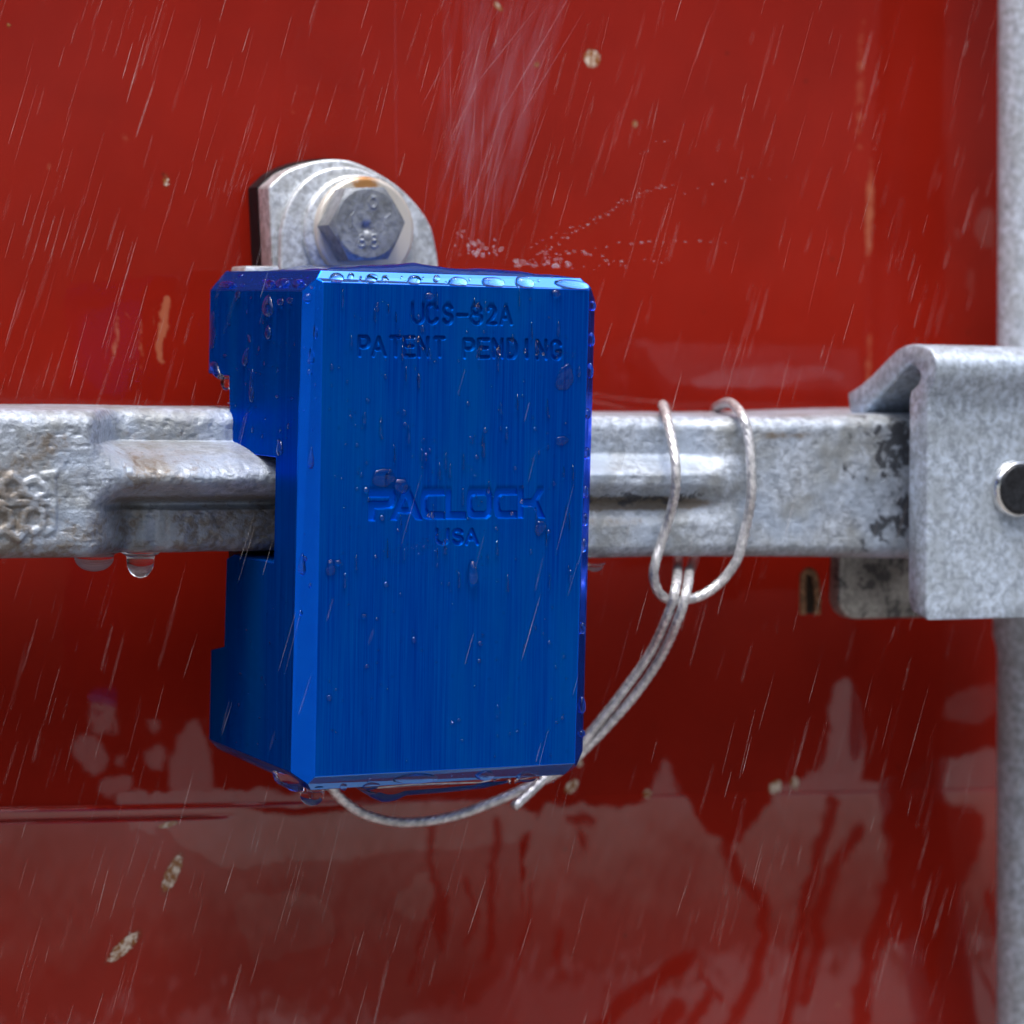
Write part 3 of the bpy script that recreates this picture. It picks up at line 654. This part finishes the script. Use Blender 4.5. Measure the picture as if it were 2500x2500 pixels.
    for ch, x0, y0, x1, y1 in rows:
        a = fp(x0-6, y0-6); b = fp(x1+6, y1+6)
        m = (X > a[0]) & (X < b[0]) & (Zc < a[1]) & (Zc > b[1])
        if not m.any(): continue
        dd = np.full(m.sum(), 9.0)
        for st in G[ch]:
            dd = np.minimum(dd, segdist(X[m], Zc[m], [fp(x0+u*(x1-x0), y0+v*(y1-y0)) for u, v in st]))
        hw = 0.44; depth[m] = np.maximum(depth[m], 0.62*np.sqrt(np.clip(1-(dd/hw)**2, 0, 1)))
    z = 550/1932.0; zp = lambda L: [fp(850+x*z, 1100+y*z) for x, y in L]
    letters = [
        ([(180, 330), (365, 330), (400, 345), (412, 380), (402, 460), (388, 485), (365, 497), (240, 503), (230, 603), (175, 603), (175, 436), (350, 436), (356, 402), (180, 402)], []),
        ([(478, 328), (532, 328), (638, 595), (580, 592), (545, 541), (440, 540), (418, 598), (362, 598)], [[(503, 412), (525, 492), (468, 492)]]),
        ([(668, 328), (830, 325), (830, 385), (700, 388), (683, 400), (672, 425), (675, 500), (687, 525), (828, 528), (828, 590), (672, 590), (645, 578), (627, 540), (622, 420), (632, 365), (645, 340)], []),
        ([(838, 325), (890, 325), (888, 526), (1012, 526), (1012, 588), (838, 590)], []),
        ([(1062, 323), (1192, 323), (1226, 345), (1238, 390), (1236, 500), (1224, 555), (1188, 583), (1062, 583), (1032, 562), (1019, 500), (1019, 420), (1032, 350)], [[(1085, 384), (1175, 384), (1190, 400), (1190, 505), (1175, 524), (1085, 524), (1066, 500), (1064, 420), (1070, 396)]]),
        ([(1292, 322), (1449, 320), (1449, 379), (1320, 383), (1302, 400), (1297, 440), (1305, 500), (1317, 520), (1447, 520), (1447, 580), (1290, 582), (1264, 560), (1251, 500), (1249, 420), (1260, 355)], []),
        ([(1458, 320), (1507, 320), (1507, 416), (1577, 416), (1632, 320), (1690, 318), (1627, 432), (1690, 578), (1635, 580), (1587, 482), (1505, 482), (1502, 580), (1458, 580)], [])]
    a = fp(885, 1175); b = fp(1345, 1345)
    m = (X > a[0]) & (X < b[0]) & (Zc < a[1]) & (Zc > b[1]); xm, zm = X[m], Zc[m]
    dm = np.full(xm.shape, 9.0)
    for outl, holes in letters:
        q = sdf(xm, zm, zp(outl))
        for h in holes: q = np.maximum(q, -sdf(xm, zm, zp(h)))
        dm = np.minimum(dm, q)
    rec = 0.75*sst(0.08, -0.16, dm)
    gl = {'U': (762, 680, 855, 800), 'S': (905, 682, 980, 798), 'A': (1015, 680, 1108, 800)}
    du = np.full(xm.shape, 9.0)
    for ch, (x0, y0, x1, y1) in gl.items():
        for st in G[ch]: du = np.minimum(du, segdist(xm, zm, zp([(x0+u*(x1-x0), y0+v*(y1-y0)) for u, v in st])))
    rec = np.maximum(rec, 0.62*sst(0.46, 0.24, du))
    depth[m] = np.maximum(depth[m], rec); milled = np.zeros_like(X); milled[m] = sst(0.25, 0.6, rec)
    Pg[..., 1] += depth
    # faint waviness of a milled face
    Pg[..., 1] += 0.012*(fbm(X*0.15, Zc*0.05, 2)-0.5)*np.minimum(1, np.minimum(Sg, 1-Sg)*40)*np.minimum(1, np.minimum(Tg, 1-Tg)*60)
    gv = Pg.reshape(-1, 3); gf = gridfaces(len(t), nx, False, len(bv))
    o = obj('body', np.vstack([bv, gv]), bf+gf, [M_BLUE, M_CHAM, M_WET_LIT_EDGE], root, midx=mid+[0]*len(gf), attrs={'recess': np.concatenate([np.zeros(len(bv)), milled.ravel()])})
    me = o.data
    sm = np.zeros(len(me.polygons), bool); sm[len(bf):] = True; me.polygons.foreach_set('use_smooth', sm); me.update()
    # black block added to darken the cavity behind, seen as a sliver left of the lower half
    v, f = prism([(2, 48.5, -63.5), (62, 48.5, -63.5), (62, 48.5, -84), (2, 48.5, -84)], (0, 9, 0))
    p = [U(x, y, Y=60) for x, y in ((553, 1340), (541, 1420), (535, 1500), (532, 1600))]
    v, f = prism([(p[0][0], 49, -60), (60, 49, -60), (60, 49, -88), (p[0][0], 49, -88)], (0, 10, 0)); v, f = bevelled(v, f, 0.6, 2, 30)
    obj('cavity_dark_block', v, f, M_BLACK, root)
    LK.update(XL=XL, front=(B, np.array([0, -1, 0.0])), side=(A, np.array([-1.0, 0, 0])))
    def pln(p, q, s_, out):
        n = np.cross(q-p, s_-p); n /= np.linalg.norm(n)
        return (p, n if np.dot(n, out) > 0 else -n)
    LK['top'] = pln(B, B2, TR, (0, -1, 1)); LK['leftch'] = pln(B, A, A2, (-1, -1, 0)); LK['sidetop'] = pln(A, prof[0], TLb, (-1, 0, 1))
    LK['rightch'] = pln(B2, A_, A2_, (1, -1, 0)); LK['bot'] = pln(Fb, Fb2, BR, (0, -1, -1))
    LK['roof'] = TL[2]; LK['TL'] = TL; LK['TR'] = TR; LK['TRb'] = TRb; LK['TLb'] = TLb; LK['BL'] = BL; LK['BR'] = BR
lock()

# ------------------------------------------------------------------ the looped steel cable
def cable():
    root = thing('steel_cable', U(1680, 1480, Y=26), 'thin twisted steel cable looped over the handle bar, its tails running behind the lock', 'cable')
    W_ = [(1254, 1970, 44), (1290, 1937, 45), (1335, 1895, 46), (1400, 1838, 46), (1440, 1790, 44), (1520, 1690, 38), (1590, 1590, 30), (1635, 1490, 20), (1650, 1430, 20), (1654, 1392, 36), (1655, 1386, 60), (1655, 1360, 79),
          (1655, 1200, 81), (1635, 1040, 81), (1624, 1000, 72), (1619, 990, 50), (1618, 989, 40), (1621, 994, 33), (1630, 1030, 26.5), (1645, 1100, 20.5), (1650, 1150, 18.3), (1648, 1200, 19.5), (1635, 1260, 24), (1616, 1320, 26), (1601, 1370, 25.5), (1596, 1410, 26.5),
          (1610, 1448, 27.5), (1640, 1466, 28), (1676, 1464, 28), (1720, 1450, 28), (1765, 1415, 27), (1800, 1365, 24.5), (1815, 1310, 24), (1828, 1255, 22.5), (1835, 1200, 20), (1833, 1130, 20), (1826, 1060, 21.5), (1812, 1015, 24), (1792, 990, 32),
          (1776, 983, 44), (1758, 990, 62), (1745, 1004, 78), (1738, 1060, 81), (1720, 1250, 81), (1695, 1360, 79), (1686, 1388, 62), (1683, 1394, 36), (1678, 1432, 19.5), (1660, 1500, 18.5), (1618, 1595, 28), (1555, 1690, 36), (1475, 1782, 43), (1435, 1822, 46), (1400, 1856, 48), (1350, 1893, 50),
          (1280, 1925, 52), (1200, 1960, 54), (1110, 1992, 56), (1030, 2006, 56), (960, 2006, 55), (890, 1988, 53), (845, 1960, 51), (815, 1930, 49), (795, 1895, 47), (790, 1860, 46)]
    P = catmull([U(*w_[:2], Y=w_[2]) for w_ in W_], 0.42)
    V, F = sweep(P, 1.27, 24, 6, 0.22, 15.0)
    obj('cable_strand', V, F, M_CABLE, root, smooth=True)
cable()

# ------------------------------------------------------------------ rusty staple under the bar
def staple():
    Y = 66.0
    root = thing('rusty_staple', U(1975, 1500, Y=Y), 'small rusty steel staple hanging below the right end of the handle bar', 'staple')
    P = catmull([U(x, y, Y=Y) for x, y in ((1960, 1500), (1959, 1450), (1961, 1410), (1968, 1396), (1978, 1394), (1988, 1404), (1993, 1430), (1996, 1465), (1994, 1500))], 0.5)
    obj('wire_bow', *sweep(P, 0.95, 12), M_RUST, root, smooth=True)
    q = [U(x, y, Y=Y+2) for x, y in ((1958, 1400), (1992, 1400), (1994, 1500), (1958, 1498))]
    obj('back_strip', *bevelled(*prism(q, (0, 1.5, 0)), 0.3, 2, 30), M_DARKRUST, root)
staple()

# ------------------------------------------------------------------ water
def dome(c, u, v, n, rx, ru, rd, h, na=22, nr=7, tilt=0.0, wob=0.0, seed=0, bow=0.55):
    """a bead of water on a surface: c centre, u/v/n axes, half-widths rx, up ru, down rd, height h (mm)"""
    th = np.arange(na)*2*math.pi/na; ct, st = math.cos(tilt), math.sin(tilt)
    rs = np.sin(np.linspace(0, math.pi/2, nr))[::-1]
    wv = 1+wob*(np.sin(2*th+seed)+0.6*np.sin(3*th+2.3*seed)+0.4*np.sin(5*th+seed*1.7))
    V = [np.tile(np.asarray(c)-n*0.06, (1, 1))]
    R = []
    for ri in list(rs[:-1]):
        x = rx*ri*np.cos(th)*wv*np.where(np.sin(th) > 0, 1-0.35*np.sin(th)*(ru > 1.3*rd), 1); y = np.where(np.sin(th) > 0, ru, rd)*ri*np.sin(th)*wv
        hh = h*(1-ri**2)**bow if ri < 0.9999 else -0.45
        sag = -0.12*rd*(max(hh, 0)/h)
        y = y+sag; X_, Y_ = x*ct-y*st, x*st+y*ct
        R.append(np.asarray(c)+X_[:, None]*u+Y_[:, None]*v+hh*n)
    V = np.vstack(R+[np.asarray(c)[None]+h*n-0.12*rd*v])
    k = len(R); F = gridfaces(k, na, True)
    tip = k*na; F += [((k-1)*na+j, (k-1)*na+(j+1) % na, tip) for j in range(na)]+[tuple(range(na-1, -1, -1))]
    return V, F
def frame(pl):
    o, n = pl; v = np.array([0, 0, 1.0])-n*n[2]; v /= np.linalg.norm(v); u = np.cross(v, n)
    return u, v, n
K = 0.0945
def bead(plk, px, py, w_, up, dn, h, **k):
    o, n = LK[plk]; u, v, n = frame((o, n)); c = Upl(px, py, o, n)
    sx = K/max(0.25, abs(np.dot(u, RM[0]))); sy = K/max(0.25, abs(np.dot(v, RM[1])))
    return dome(c, u, v, n, w_*sx, up*sy, dn*sy, h*0.92, **k), c
def single(name, label, VF, group=None, c=None):
    o = obj(name, VF[0], VF[1], M_WATER, base=c, smooth=True)
    return tag(o, label, 'water drop', group)
# beads along the pale blue top edge, left to right
for i, (px, py, w_, up, dn, lab) in enumerate([(822, 678, 16, 11, 10, 'round water bead nearest the left end of the lock\'s bright top edge'), (857, 672, 7, 5, 5, 'tiny water bead second from left on the bright top edge of the lock'),
        (908, 678, 13, 7, 7, 'small oval water bead third from left on the bright top edge of the lock'), (941, 677, 8, 4, 5, 'very small water bead fourth from left on the bright top edge of the lock'),
        (1012, 683, 16, 9, 8, 'oval water bead at the middle left of the bright top edge of the lock'), (1118, 688, 22, 11, 9, 'wide water drop at the middle right of the bright top edge of the lock'),
        (1205, 689, 25, 12, 11, 'large slanted water drop right of the middle on the bright top edge of the lock'), (1280, 689, 22, 13, 15, 'ragged water drop spilling over the bright top edge of the lock'),
        (1398, 695, 44, 10, 10, 'long water drop at the right corner of the bright top edge of the lock'), (1066, 678, 8, 6, 7, 'tiny cluster bead between two oval drops on the bright top edge of the lock')]):
    vf, c = bead('top', px, py, w_, up, dn, 1.3 if w_ > 12 else 0.7, wob=0.07 if w_ > 20 else 0.03, seed=i*1.3, tilt=-0.12)
    single('water_drop', lab, vf, 'water beads on the top edge of the lock', c)
for px, py, w_, up, dn, h, lab in [(936, 1168, 28, 24, 20, 0.7, 'large round water drop above the first letter of the central wordmark'), (979, 1186, 18, 19, 19, 1.1, 'round water drop touching the second letter of the central wordmark'),
        (1152, 1408, 14, 44, 22, 1.9, 'teardrop of water running down below the short word under the wordmark'), (1337, 1297, 6, 8, 9, 1.0, 'small round water bead below the last letter of the wordmark'),
        (1320, 1285, 14, 14, 22, 0.6, 'flat ragged water drop under the last letter of the wordmark'), (893, 1195, 7, 8, 9, 0.7, 'small water bead left of the first wordmark letter'),
        (1048, 723, 13, 10, 10, 1.1, 'water bead above the first engraved line on the lock'), (1357, 716, 12, 10, 10, 1.1, 'water bead under the right end of the bright top edge'),
        (1180, 1108, 5, 42, 10, 0.7, 'long thin water run above the middle of the wordmark'), (996, 1075, 5, 35, 9, 0.9, 'long thin water run high above the second wordmark letter'),
        (889, 1026, 5, 20, 10, 0.8, 'short water run near the left side of the front face'), (1038, 1120, 5, 16, 8, 0.9, 'slim water run above the third wordmark letter'),
        (1375, 1160, 3, 22, 9, 0.7, 'slim water run near the right edge level with the wordmark'), (1413, 910, 5, 18, 12, 0.7, 'slim water run near the right edge below the engraved lines'),
        (1380, 920, 22, 28, 34, 0.35, 'flat ragged sheet of water near the right edge below the engraved lines'), (1372, 1075, 18, 10, 12, 0.45, 'flat water patch near the right edge above the wordmark'),
        (825, 1372, 9, 8, 8, 0.9, 'lone water bead on the lower left of the front face'), (888, 1502, 6, 7, 8, 0.8, 'water bead left of centre on the lower front face')]:
    vf, c = bead('front', px, py, w_, up, dn, h, wob=0.16 if h < 0.65 else 0.05, seed=px*0.1, na=28, nr=8)
    single('water_drop', lab, vf, 'water drops on the front face of the lock', c)
for px, py, w_, up, dn, h, t_, lab in [(657, 752, 14, 34, 22, 1.6, -.25, 'big slanted teardrop on the upper left side face of the lock'), (688, 738, 8, 10, 9, 1.1, 0, 'round bead right of the big teardrop on the side face'), (710, 733, 6, 8, 8, .9, 0, 'round bead closest to the front corner on the side face'),
        (658, 815, 6, 24, 14, 1.1, 0, 'narrow drop below the big teardrop on the side face'), (583, 720, 7, 9, 9, .9, 0, 'round bead at the upper back of the side face'),
        (600, 880, 7, 34, 14, .9, -.4, 'slanted water run in the middle of the upper side face'), (616, 960, 5, 60, 24, .8, 0, 'long straight water run down the upper side face'), (530, 905, 18, 22, 10, 1.6, -.5, 'thick drop on the lowest back corner of the upper side face'),
        (684, 1100, 8, 26, 12, .9, 0, 'drop beside the upper corner of the notch in the side face'), (520, 810, 9, 55, 40, .5, 0, 'pale water run along the back edge of the side face')]:
    vf, c = bead('side', px, py, w_, up, dn, h, tilt=t_, wob=0.05, seed=px*.3)
    single('water_drop', lab, vf, 'water drops on the side face of the lock', c)
for px, py, w_, up, dn, h, lab in [(751, 727, 10, 12, 12, 1.1, 'drop at the upper end of the bright corner strip of the lock'), (768, 815, 4, 22, 12, .7, 'short run high on the bright corner strip of the lock'), (757, 875, 5, 24, 14, .8, 'second run down the bright corner strip of the lock'),
        (738, 1390, 9, 40, 14, .8, 'broad run at the middle of the bright corner strip of the lock'), (759, 1428, 5, 10, 9, .8, 'bead just below the broad run on the corner strip'), (760, 1130, 8, 40, 16, .5, 'faint run halfway down the bright corner strip of the lock'), (734, 1496, 4, 8, 7, .7, 'small bead low on the bright corner strip of the lock')]:
    vf, c = bead('leftch', px, py, w_, up, dn, h, wob=0.06, seed=px*.2)
    single('water_drop', lab, vf, 'water drops on the corner strip of the lock', c)
for px, py, w_, up, dn, lab in [(662, 695, 15, 9, 8, 'left of two joined drops on the side top edge of the lock'), (690, 692, 17, 10, 9, 'right of two joined drops on the side top edge of the lock'), (729, 692, 11, 8, 7, 'small drop near the front corner on the side top edge of the lock'), (556, 696, 26, 8, 7, 'wide flat drop at the back of the side top edge of the lock')]:
    vf, c = bead('sidetop', px, py, w_, up, dn, 1.2, wob=.05, seed=px)
    single('water_drop', lab, vf, 'water drops on the side top edge of the lock', c)
for px, py, w_, up, dn in [(1447, 745, 4, 12, 14), (1444, 830, 4, 20, 16), (1441, 905, 3, 20, 18), (1434, 1010, 5, 14, 14), (1433, 1105, 4, 14, 16), (1429, 1200, 5, 16, 16), (1428, 1270, 4, 18, 14), (1424, 1330, 4, 16, 18), (1421, 1535, 5, 18, 14), (1421, 1728, 7, 30, 14), (1420, 1790, 6, 10, 10)]:
    vf, c = bead('rightch', px, py, w_*0.6, up, dn, 0.9)
    single('water_drop', 'dark water drop clinging to the narrow right edge of the lock', vf, 'drops clinging to the right edge of the lock', c)
for px, py, w_, up, dn, lab in [(905, 1917, 20, 7, 6, 'oval drop left of centre on the bottom edge of the lock'), (1015, 1900, 55, 12, 10, 'long wobbly drop at the middle of the bottom edge of the lock'), (1185, 1893, 25, 12, 9, 'ragged drop right of centre on the bottom edge of the lock'), (1285, 1897, 26, 9, 9, 'oval drop near the right end of the bottom edge of the lock'), (838, 1919, 8, 7, 6, 'small drop near the left end of the bottom edge of the lock')]:
    vf, c = bead('bot', px, py, w_, up, dn, 1.2, wob=.08, seed=px)
    single('water_drop', lab, vf, 'water drops on the bottom edge of the lock', c)
# pendant drops
def pendant(px0, py0, Y, w_, hgt, k=0.0945, flat=1.0):
    c = U(px0, py0, Y=Y); r = w_*k/2; h = hgt*k
    prof = []
    for t in np.linspace(0, 1, 16):
        rad = r*(0.95+0.40*(1-min(t/0.22, 1))**2)*math.sqrt(max(0, 1-max(0, (t-0.30)/0.70)**2)); prof.append((rad, h*t))
    V, F = lathe(c, (0, 0, -1), prof, 32); V[:, 1] = c[1]+(V[:, 1]-c[1])*flat
    return (V, F), c
for px, py, Y, w_, h_, lab in [(343, 1349, 34, 70, 62, 'clear rounded drop hanging from the underside of the handle bar'), (230, 1345, 36, 100, 50, 'broad brownish drop hanging left of the clear one under the bar'), (769, 1918, 5, 42, 34, 'dark glossy drop hanging from the lowest front corner of the lock'),
        (762, 1925, 10, 62, 42, 'pale drop hanging behind the dark one at the lock\'s lowest corner'), (1452, 1375, 30, 46, 22, 'small drop under the bar just right of the lock'), (552, 918, 55, 30, 36, 'drop hanging under the back step of the lock\'s side')]:
    vf, c = pendant(px, py, Y, w_, h_); single('water_drop', lab, vf, None, c)
# water sheet hanging from the bottom edge, and the puddle pouring over the lock's top
def pillow(name, label, outline, Y, thick, mat):
    P = np.array([U(x, y, Y=Y) for x, y in outline]); c = P.mean(0)
    # resample
    Q = np.vstack([P, P[:1]]); L = np.concatenate([[0], np.cumsum(np.linalg.norm(np.diff(Q, axis=0), axis=1))])
    t = np.linspace(0, L[-1], 97)[:-1]; R = np.stack([np.interp(t, L, Q[:, i]) for i in range(3)], 1)
    V = []; levels = [(0.0, -1), (0.5, -.87), (.8, -.6), (.95, -.31), (1.0, 0), (.95, .31), (.8, .6), (.5, .87), (0.0, 1)]
    for s_, y_ in levels:
        q = c+(R-c)*np.array([0.75+0.25*s_ if s_ > 0 else 0.7, 1, max(s_, 0.02)]) ; q[:, 1] = Y+y_*thick/2; V.append(q)
    n = len(R); F = gridfaces(len(levels), n, True)+[tuple(range(n)), tuple(range(len(levels)*n-1, (len(levels)-1)*n-1, -1))]
    o = obj(name, np.vstack(V), F, mat, base=c, smooth=True); return tag(o, label, 'water')
pillow('water_sheet', 'thin sheet of water with a sagging bulge hanging under the lock\'s bottom edge', [(840, 1905), (1000, 1892), (1240, 1880), (1250, 1905), (1180, 1924), (1090, 1934), (985, 1942), (962, 1955), (935, 1959), (908, 1948), (888, 1936)], 8, 4.5, M_WATER)
pillow('water_sheet', 'short film of water hanging below the lock\'s side bottom edge', [(668, 1880), (700, 1890), (745, 1908), (750, 1936), (715, 1932), (680, 1915)], 9, 4, M_WATER)
def puddle():
    z = LK['roof']; xs = np.linspace(3, 66, 90); ys = np.linspace(5.5, 46, 50)
    X, Y = np.meshgrid(xs, ys)
    u = (X-xs[0])/(xs[-1]-xs[0]); v = (Y-ys[0])/(ys[-1]-ys[0])
    e = np.clip(np.minimum(np.minimum(u*9, (1-u)*6), np.minimum(v*12, (1-v)*5)), 0, 1)
    Z = z+0.15+1.9*np.sqrt(1-(1-e)**2)*(0.55+0.6*np.exp(-((u-0.35)/0.28)**2)+0.35*(fbm(X*0.12, Y*0.12, 5)-0.5)*2)
    bot = np.stack([X, Y, np.full_like(X, z-0.6)], -1).reshape(-1, 3); top = np.stack([X, Y, Z], -1).reshape(-1, 3)
    n = top.shape[0]; nr, nc = X.shape
    F = gridfaces(nr, nc)+[tuple(i+n for i in f[::-1]) for f in gridfaces(nr, nc)]
    b = [i for i in range(nc)]+[i*nc+nc-1 for i in range(1, nr)]+[(nr-1)*nc+i for i in range(nc-2, -1, -1)]+[i*nc for i in range(nr-2, 0, -1)]
    F += [(b[i], b[(i+1) % len(b)], b[(i+1) % len(b)]+n, b[i]+n) for i in range(len(b))]
    o = obj('water_puddle', np.vstack([top, bot]), F, M_WATER, base=(34, 25, z), smooth=True)
    tag(o, 'shallow puddle of splashing rain water on the flat top of the lock', 'puddle')
puddle()
# fine beads and specks: nobody could count them
def fine_beads():
    s = Soup()
    def put(plk, px, py, r, st):
        vf, c = bead(plk, px, py, r, r*st, r*1.1, r*K*0.55, na=8, nr=4); s.add(*vf)
    for i in range(300):
        px, py = rng.uniform(800, 1395), rng.uniform(715, 1860)
        if rng.random() < 0.35*(py-715)/1145: continue
        put('front', px, py, rng.gamma(2.0, 1.0)+1.0, rng.choice([1.0, 1.3, 2.5]))
    for i in range(60):
        px, py = rng.uniform(830, 1400), rng.uniform(730, 1500)
        vf, c = bead('front', px, py, rng.uniform(2.2, 4.5), rng.uniform(12, 46), rng.uniform(5, 10), rng.uniform(.5, .9), na=12, nr=5, seed=i, wob=.06); s.add(*vf)
    for i in range(130):
        t = rng.random(); put('front', 912+t*190+rng.normal(0, 8), 1352-t*62+abs(rng.normal(0, 26)), rng.uniform(0.6, 1.7), 1.2)
    for i in range(40): put('front', 1360+rng.uniform(0, 65), 862+rng.normal(0, 8), rng.uniform(.6, 1.6), 1.0)
    for i in range(70): put('side', rng.uniform(525, 725), rng.uniform(722, 1100), rng.gamma(2, .8)+.6, rng.choice([1, 1.5, 4]))
    for i in range(30): put('side', rng.uniform(560, 700), rng.uniform(1400, 1830), rng.gamma(2, .7)+.6, 1.2)
    for i in range(60): 
        py = rng.uniform(720, 1870)
        if i % 2: continue
        put('leftch', rng.uniform(745, 778)-0.018*(py-700), py, rng.gamma(2, .8)+.8, rng.choice([1, 1.6, 3]))
    for i in range(26): put('top', rng.uniform(800, 1410), rng.uniform(674, 694), rng.uniform(1.2, 3.5), 1)
    for i in range(26): put('sidetop', rng.uniform(570, 760), rng.uniform(670, 702), rng.uniform(1.2, 4), 1)
    for i in range(24): put('bot', rng.uniform(820, 1380), rng.uniform(1890, 1912), rng.uniform(1.5, 4), 1)
    o = obj('fine_droplets', *s.out(), M_WATER, base=(30, 0, -50), smooth=True)
    tag(o, 'fine rain droplets spattered over the faces of the blue lock', 'droplets', kind='stuff')
fine_beads()
# rain: falling water filaments through the air between camera and door
def spindle(a, b, r, na=5):
    a, b = np.asarray(a, float), np.asarray(b, float); T = b-a; T /= np.linalg.norm(T)
    n = np.cross(T, [0, 1, 0]); n /= np.linalg.norm(n); m = np.cross(T, n)
    th = np.arange(na)*2*math.pi/na; V = [a[None]]
    for t, k in ((.2, .6), (.5, .95), (.72, 1.0), (.9, .6)):
        V.append(a+(b-a)*t+r*k*(np.cos(th)[:, None]*n+np.sin(th)[:, None]*m))
    V.append(b[None]); V = np.vstack(V); F = []
    for j in range(na): F += [(0, 1+j, 1+(j+1) % na), (1+3*na+j, 1+4*na, 1+3*na+(j+1) % na)]
    for i in range(3):
        for j in range(na): F.append((1+i*na+j, 1+i*na+(j+1) % na, 1+(i+1)*na+(j+1) % na, 1+(i+1)*na+j))
    return V, F
def rain():
    s = Soup()
    for i in range(1300):
        Y = rng.uniform(-50, 0) if rng.random() < 0.16 else rng.uniform(0, 84); c = U(rng.uniform(-150, 2650), rng.uniform(-150, 2650), Y=Y)
        if -6 < c[0] < 70 and -115 < c[2] < 6 and Y > -3: continue
        L = rng.gamma(3.0, 2.5)+3; sl_ = -0.28+rng.normal(0, 0.02)
        dv = np.array([sl_, rng.normal(0, .03), -1.0]); dv /= np.linalg.norm(dv)
        s.add(*spindle(c-dv*L/2, c+dv*L/2, np.exp(rng.normal(-3.18, 0.42))*(1 if rng.random() < .88 else 1.7)*(0.7 if Y < 0 else 1.0)))
    o = obj('rain', *s.out(), mat_spray('falling_rain', 0.074, (1.0, 0.93, 0.90)), base=(60, 0, 0), smooth=True)
    tag(o, 'slanting rain falling in front of the red door', 'rain', kind='stuff')
rain()
def stream():
    s = Soup(); mi = []
    for i in range(84):
        thin = i > 46
        x1 = 1150+rng.normal(0, 62); y1 = rng.uniform(150 if thin else 330, 640); x0 = x1+rng.uniform(-10, 230)
        y0 = max(rng.uniform(-80, y1-160), y1-rng.uniform(120, 420)) if thin else rng.uniform(-300, 60)
        x0 = x1+(x0-x1)*(y1-y0)/(y1+60); Y = rng.uniform(14, 48)
        v, f = spindle(U(x0, y0, Y=Y), U(x1, y1, Y=Y), rng.uniform(0.06, 0.22) if thin else rng.uniform(0.4, 1.9), 8)
        s.add(v, f); mi += [1 if thin else 0]*len(f)
    o = obj('water_stream', *s.out(), [mat_spray('pouring_water', 0.0038, (0.78, 0.78, 1.0)), mat_spray('pouring_water_threads', 0.022, (0.85, 0.86, 1.0))], base=(60, 30, 40), smooth=True, midx=mi)
    tag(o, 'pale loose stream of water pouring down onto the top of the lock', 'water', kind='stuff')
    s = Soup()
    def ball(px, py, r, Y=30, st=1.0, ang=0):
        c = U(px, py, Y=Y); V, F = lathe(c-np.array([0, 0, r*K]), (0, 0, 1), [(r*K*math.sin(a), r*K*(1-math.cos(a))) for a in np.linspace(0.05, math.pi-.05, 7)], 10)
        V = c+(V-c)*np.array([st, 1, 1]); ca, sa = math.cos(ang), math.sin(ang); d = V-c
        s.add(c+np.stack([d[:, 0]*ca-d[:, 2]*sa, d[:, 1], d[:, 0]*sa+d[:, 2]*ca], 1), F)
    lines = [([(1366, 618), (1489, 600), (1573, 593), (1651, 589), (1768, 589)], 15, 3.4), ([(1330, 622), (1405, 618), (1470, 629), (1535, 653)], 12, 4), ([(1280, 640), (1400, 570), (1496, 514), (1541, 479), (1638, 453)], 46, 2.6),
             ([(1300, 600), (1420, 545), (1560, 480)], 26, 2.0), ([(1380, 655), (1480, 640), (1620, 640)], 12, 2), ([(1640, 480), (1780, 440), (1950, 435)], 10, 2.2), ([(1560, 375), (1640, 340)], 6, 2)]
    for L, n, r in lines:
        P = catmull([(x, y, 0) for x, y in L], 2); idx = np.linspace(0, len(P)-1, n).astype(int)
        for q in P[idx]: ball(q[0]+rng.normal(0, 4), q[1]+rng.normal(0, 4), r*rng.uniform(.3, 1.0), Y=rng.uniform(26, 34), st=2.2)
    for i in range(34): ball(1160+rng.normal(0, 30), 625-abs(rng.normal(0, 26)), rng.uniform(2, 7), Y=rng.uniform(20, 44), st=rng.uniform(1, 1.8), ang=rng.uniform(0, 3))
    for i in range(30): ball(1250+rng.uniform(0, 140), 650-abs(rng.normal(0, 10)), rng.uniform(2, 6), Y=rng.uniform(20, 44), st=rng.uniform(1, 2.5), ang=rng.uniform(-.4, .4))
    o = obj('splash_spray', *s.out(), mat_spray('splashing_water', 0.055), base=(80, 30, 10), smooth=True)
    tag(o, 'spray of tiny drops thrown up where the stream hits the lock', 'spray', kind='stuff')
stream()
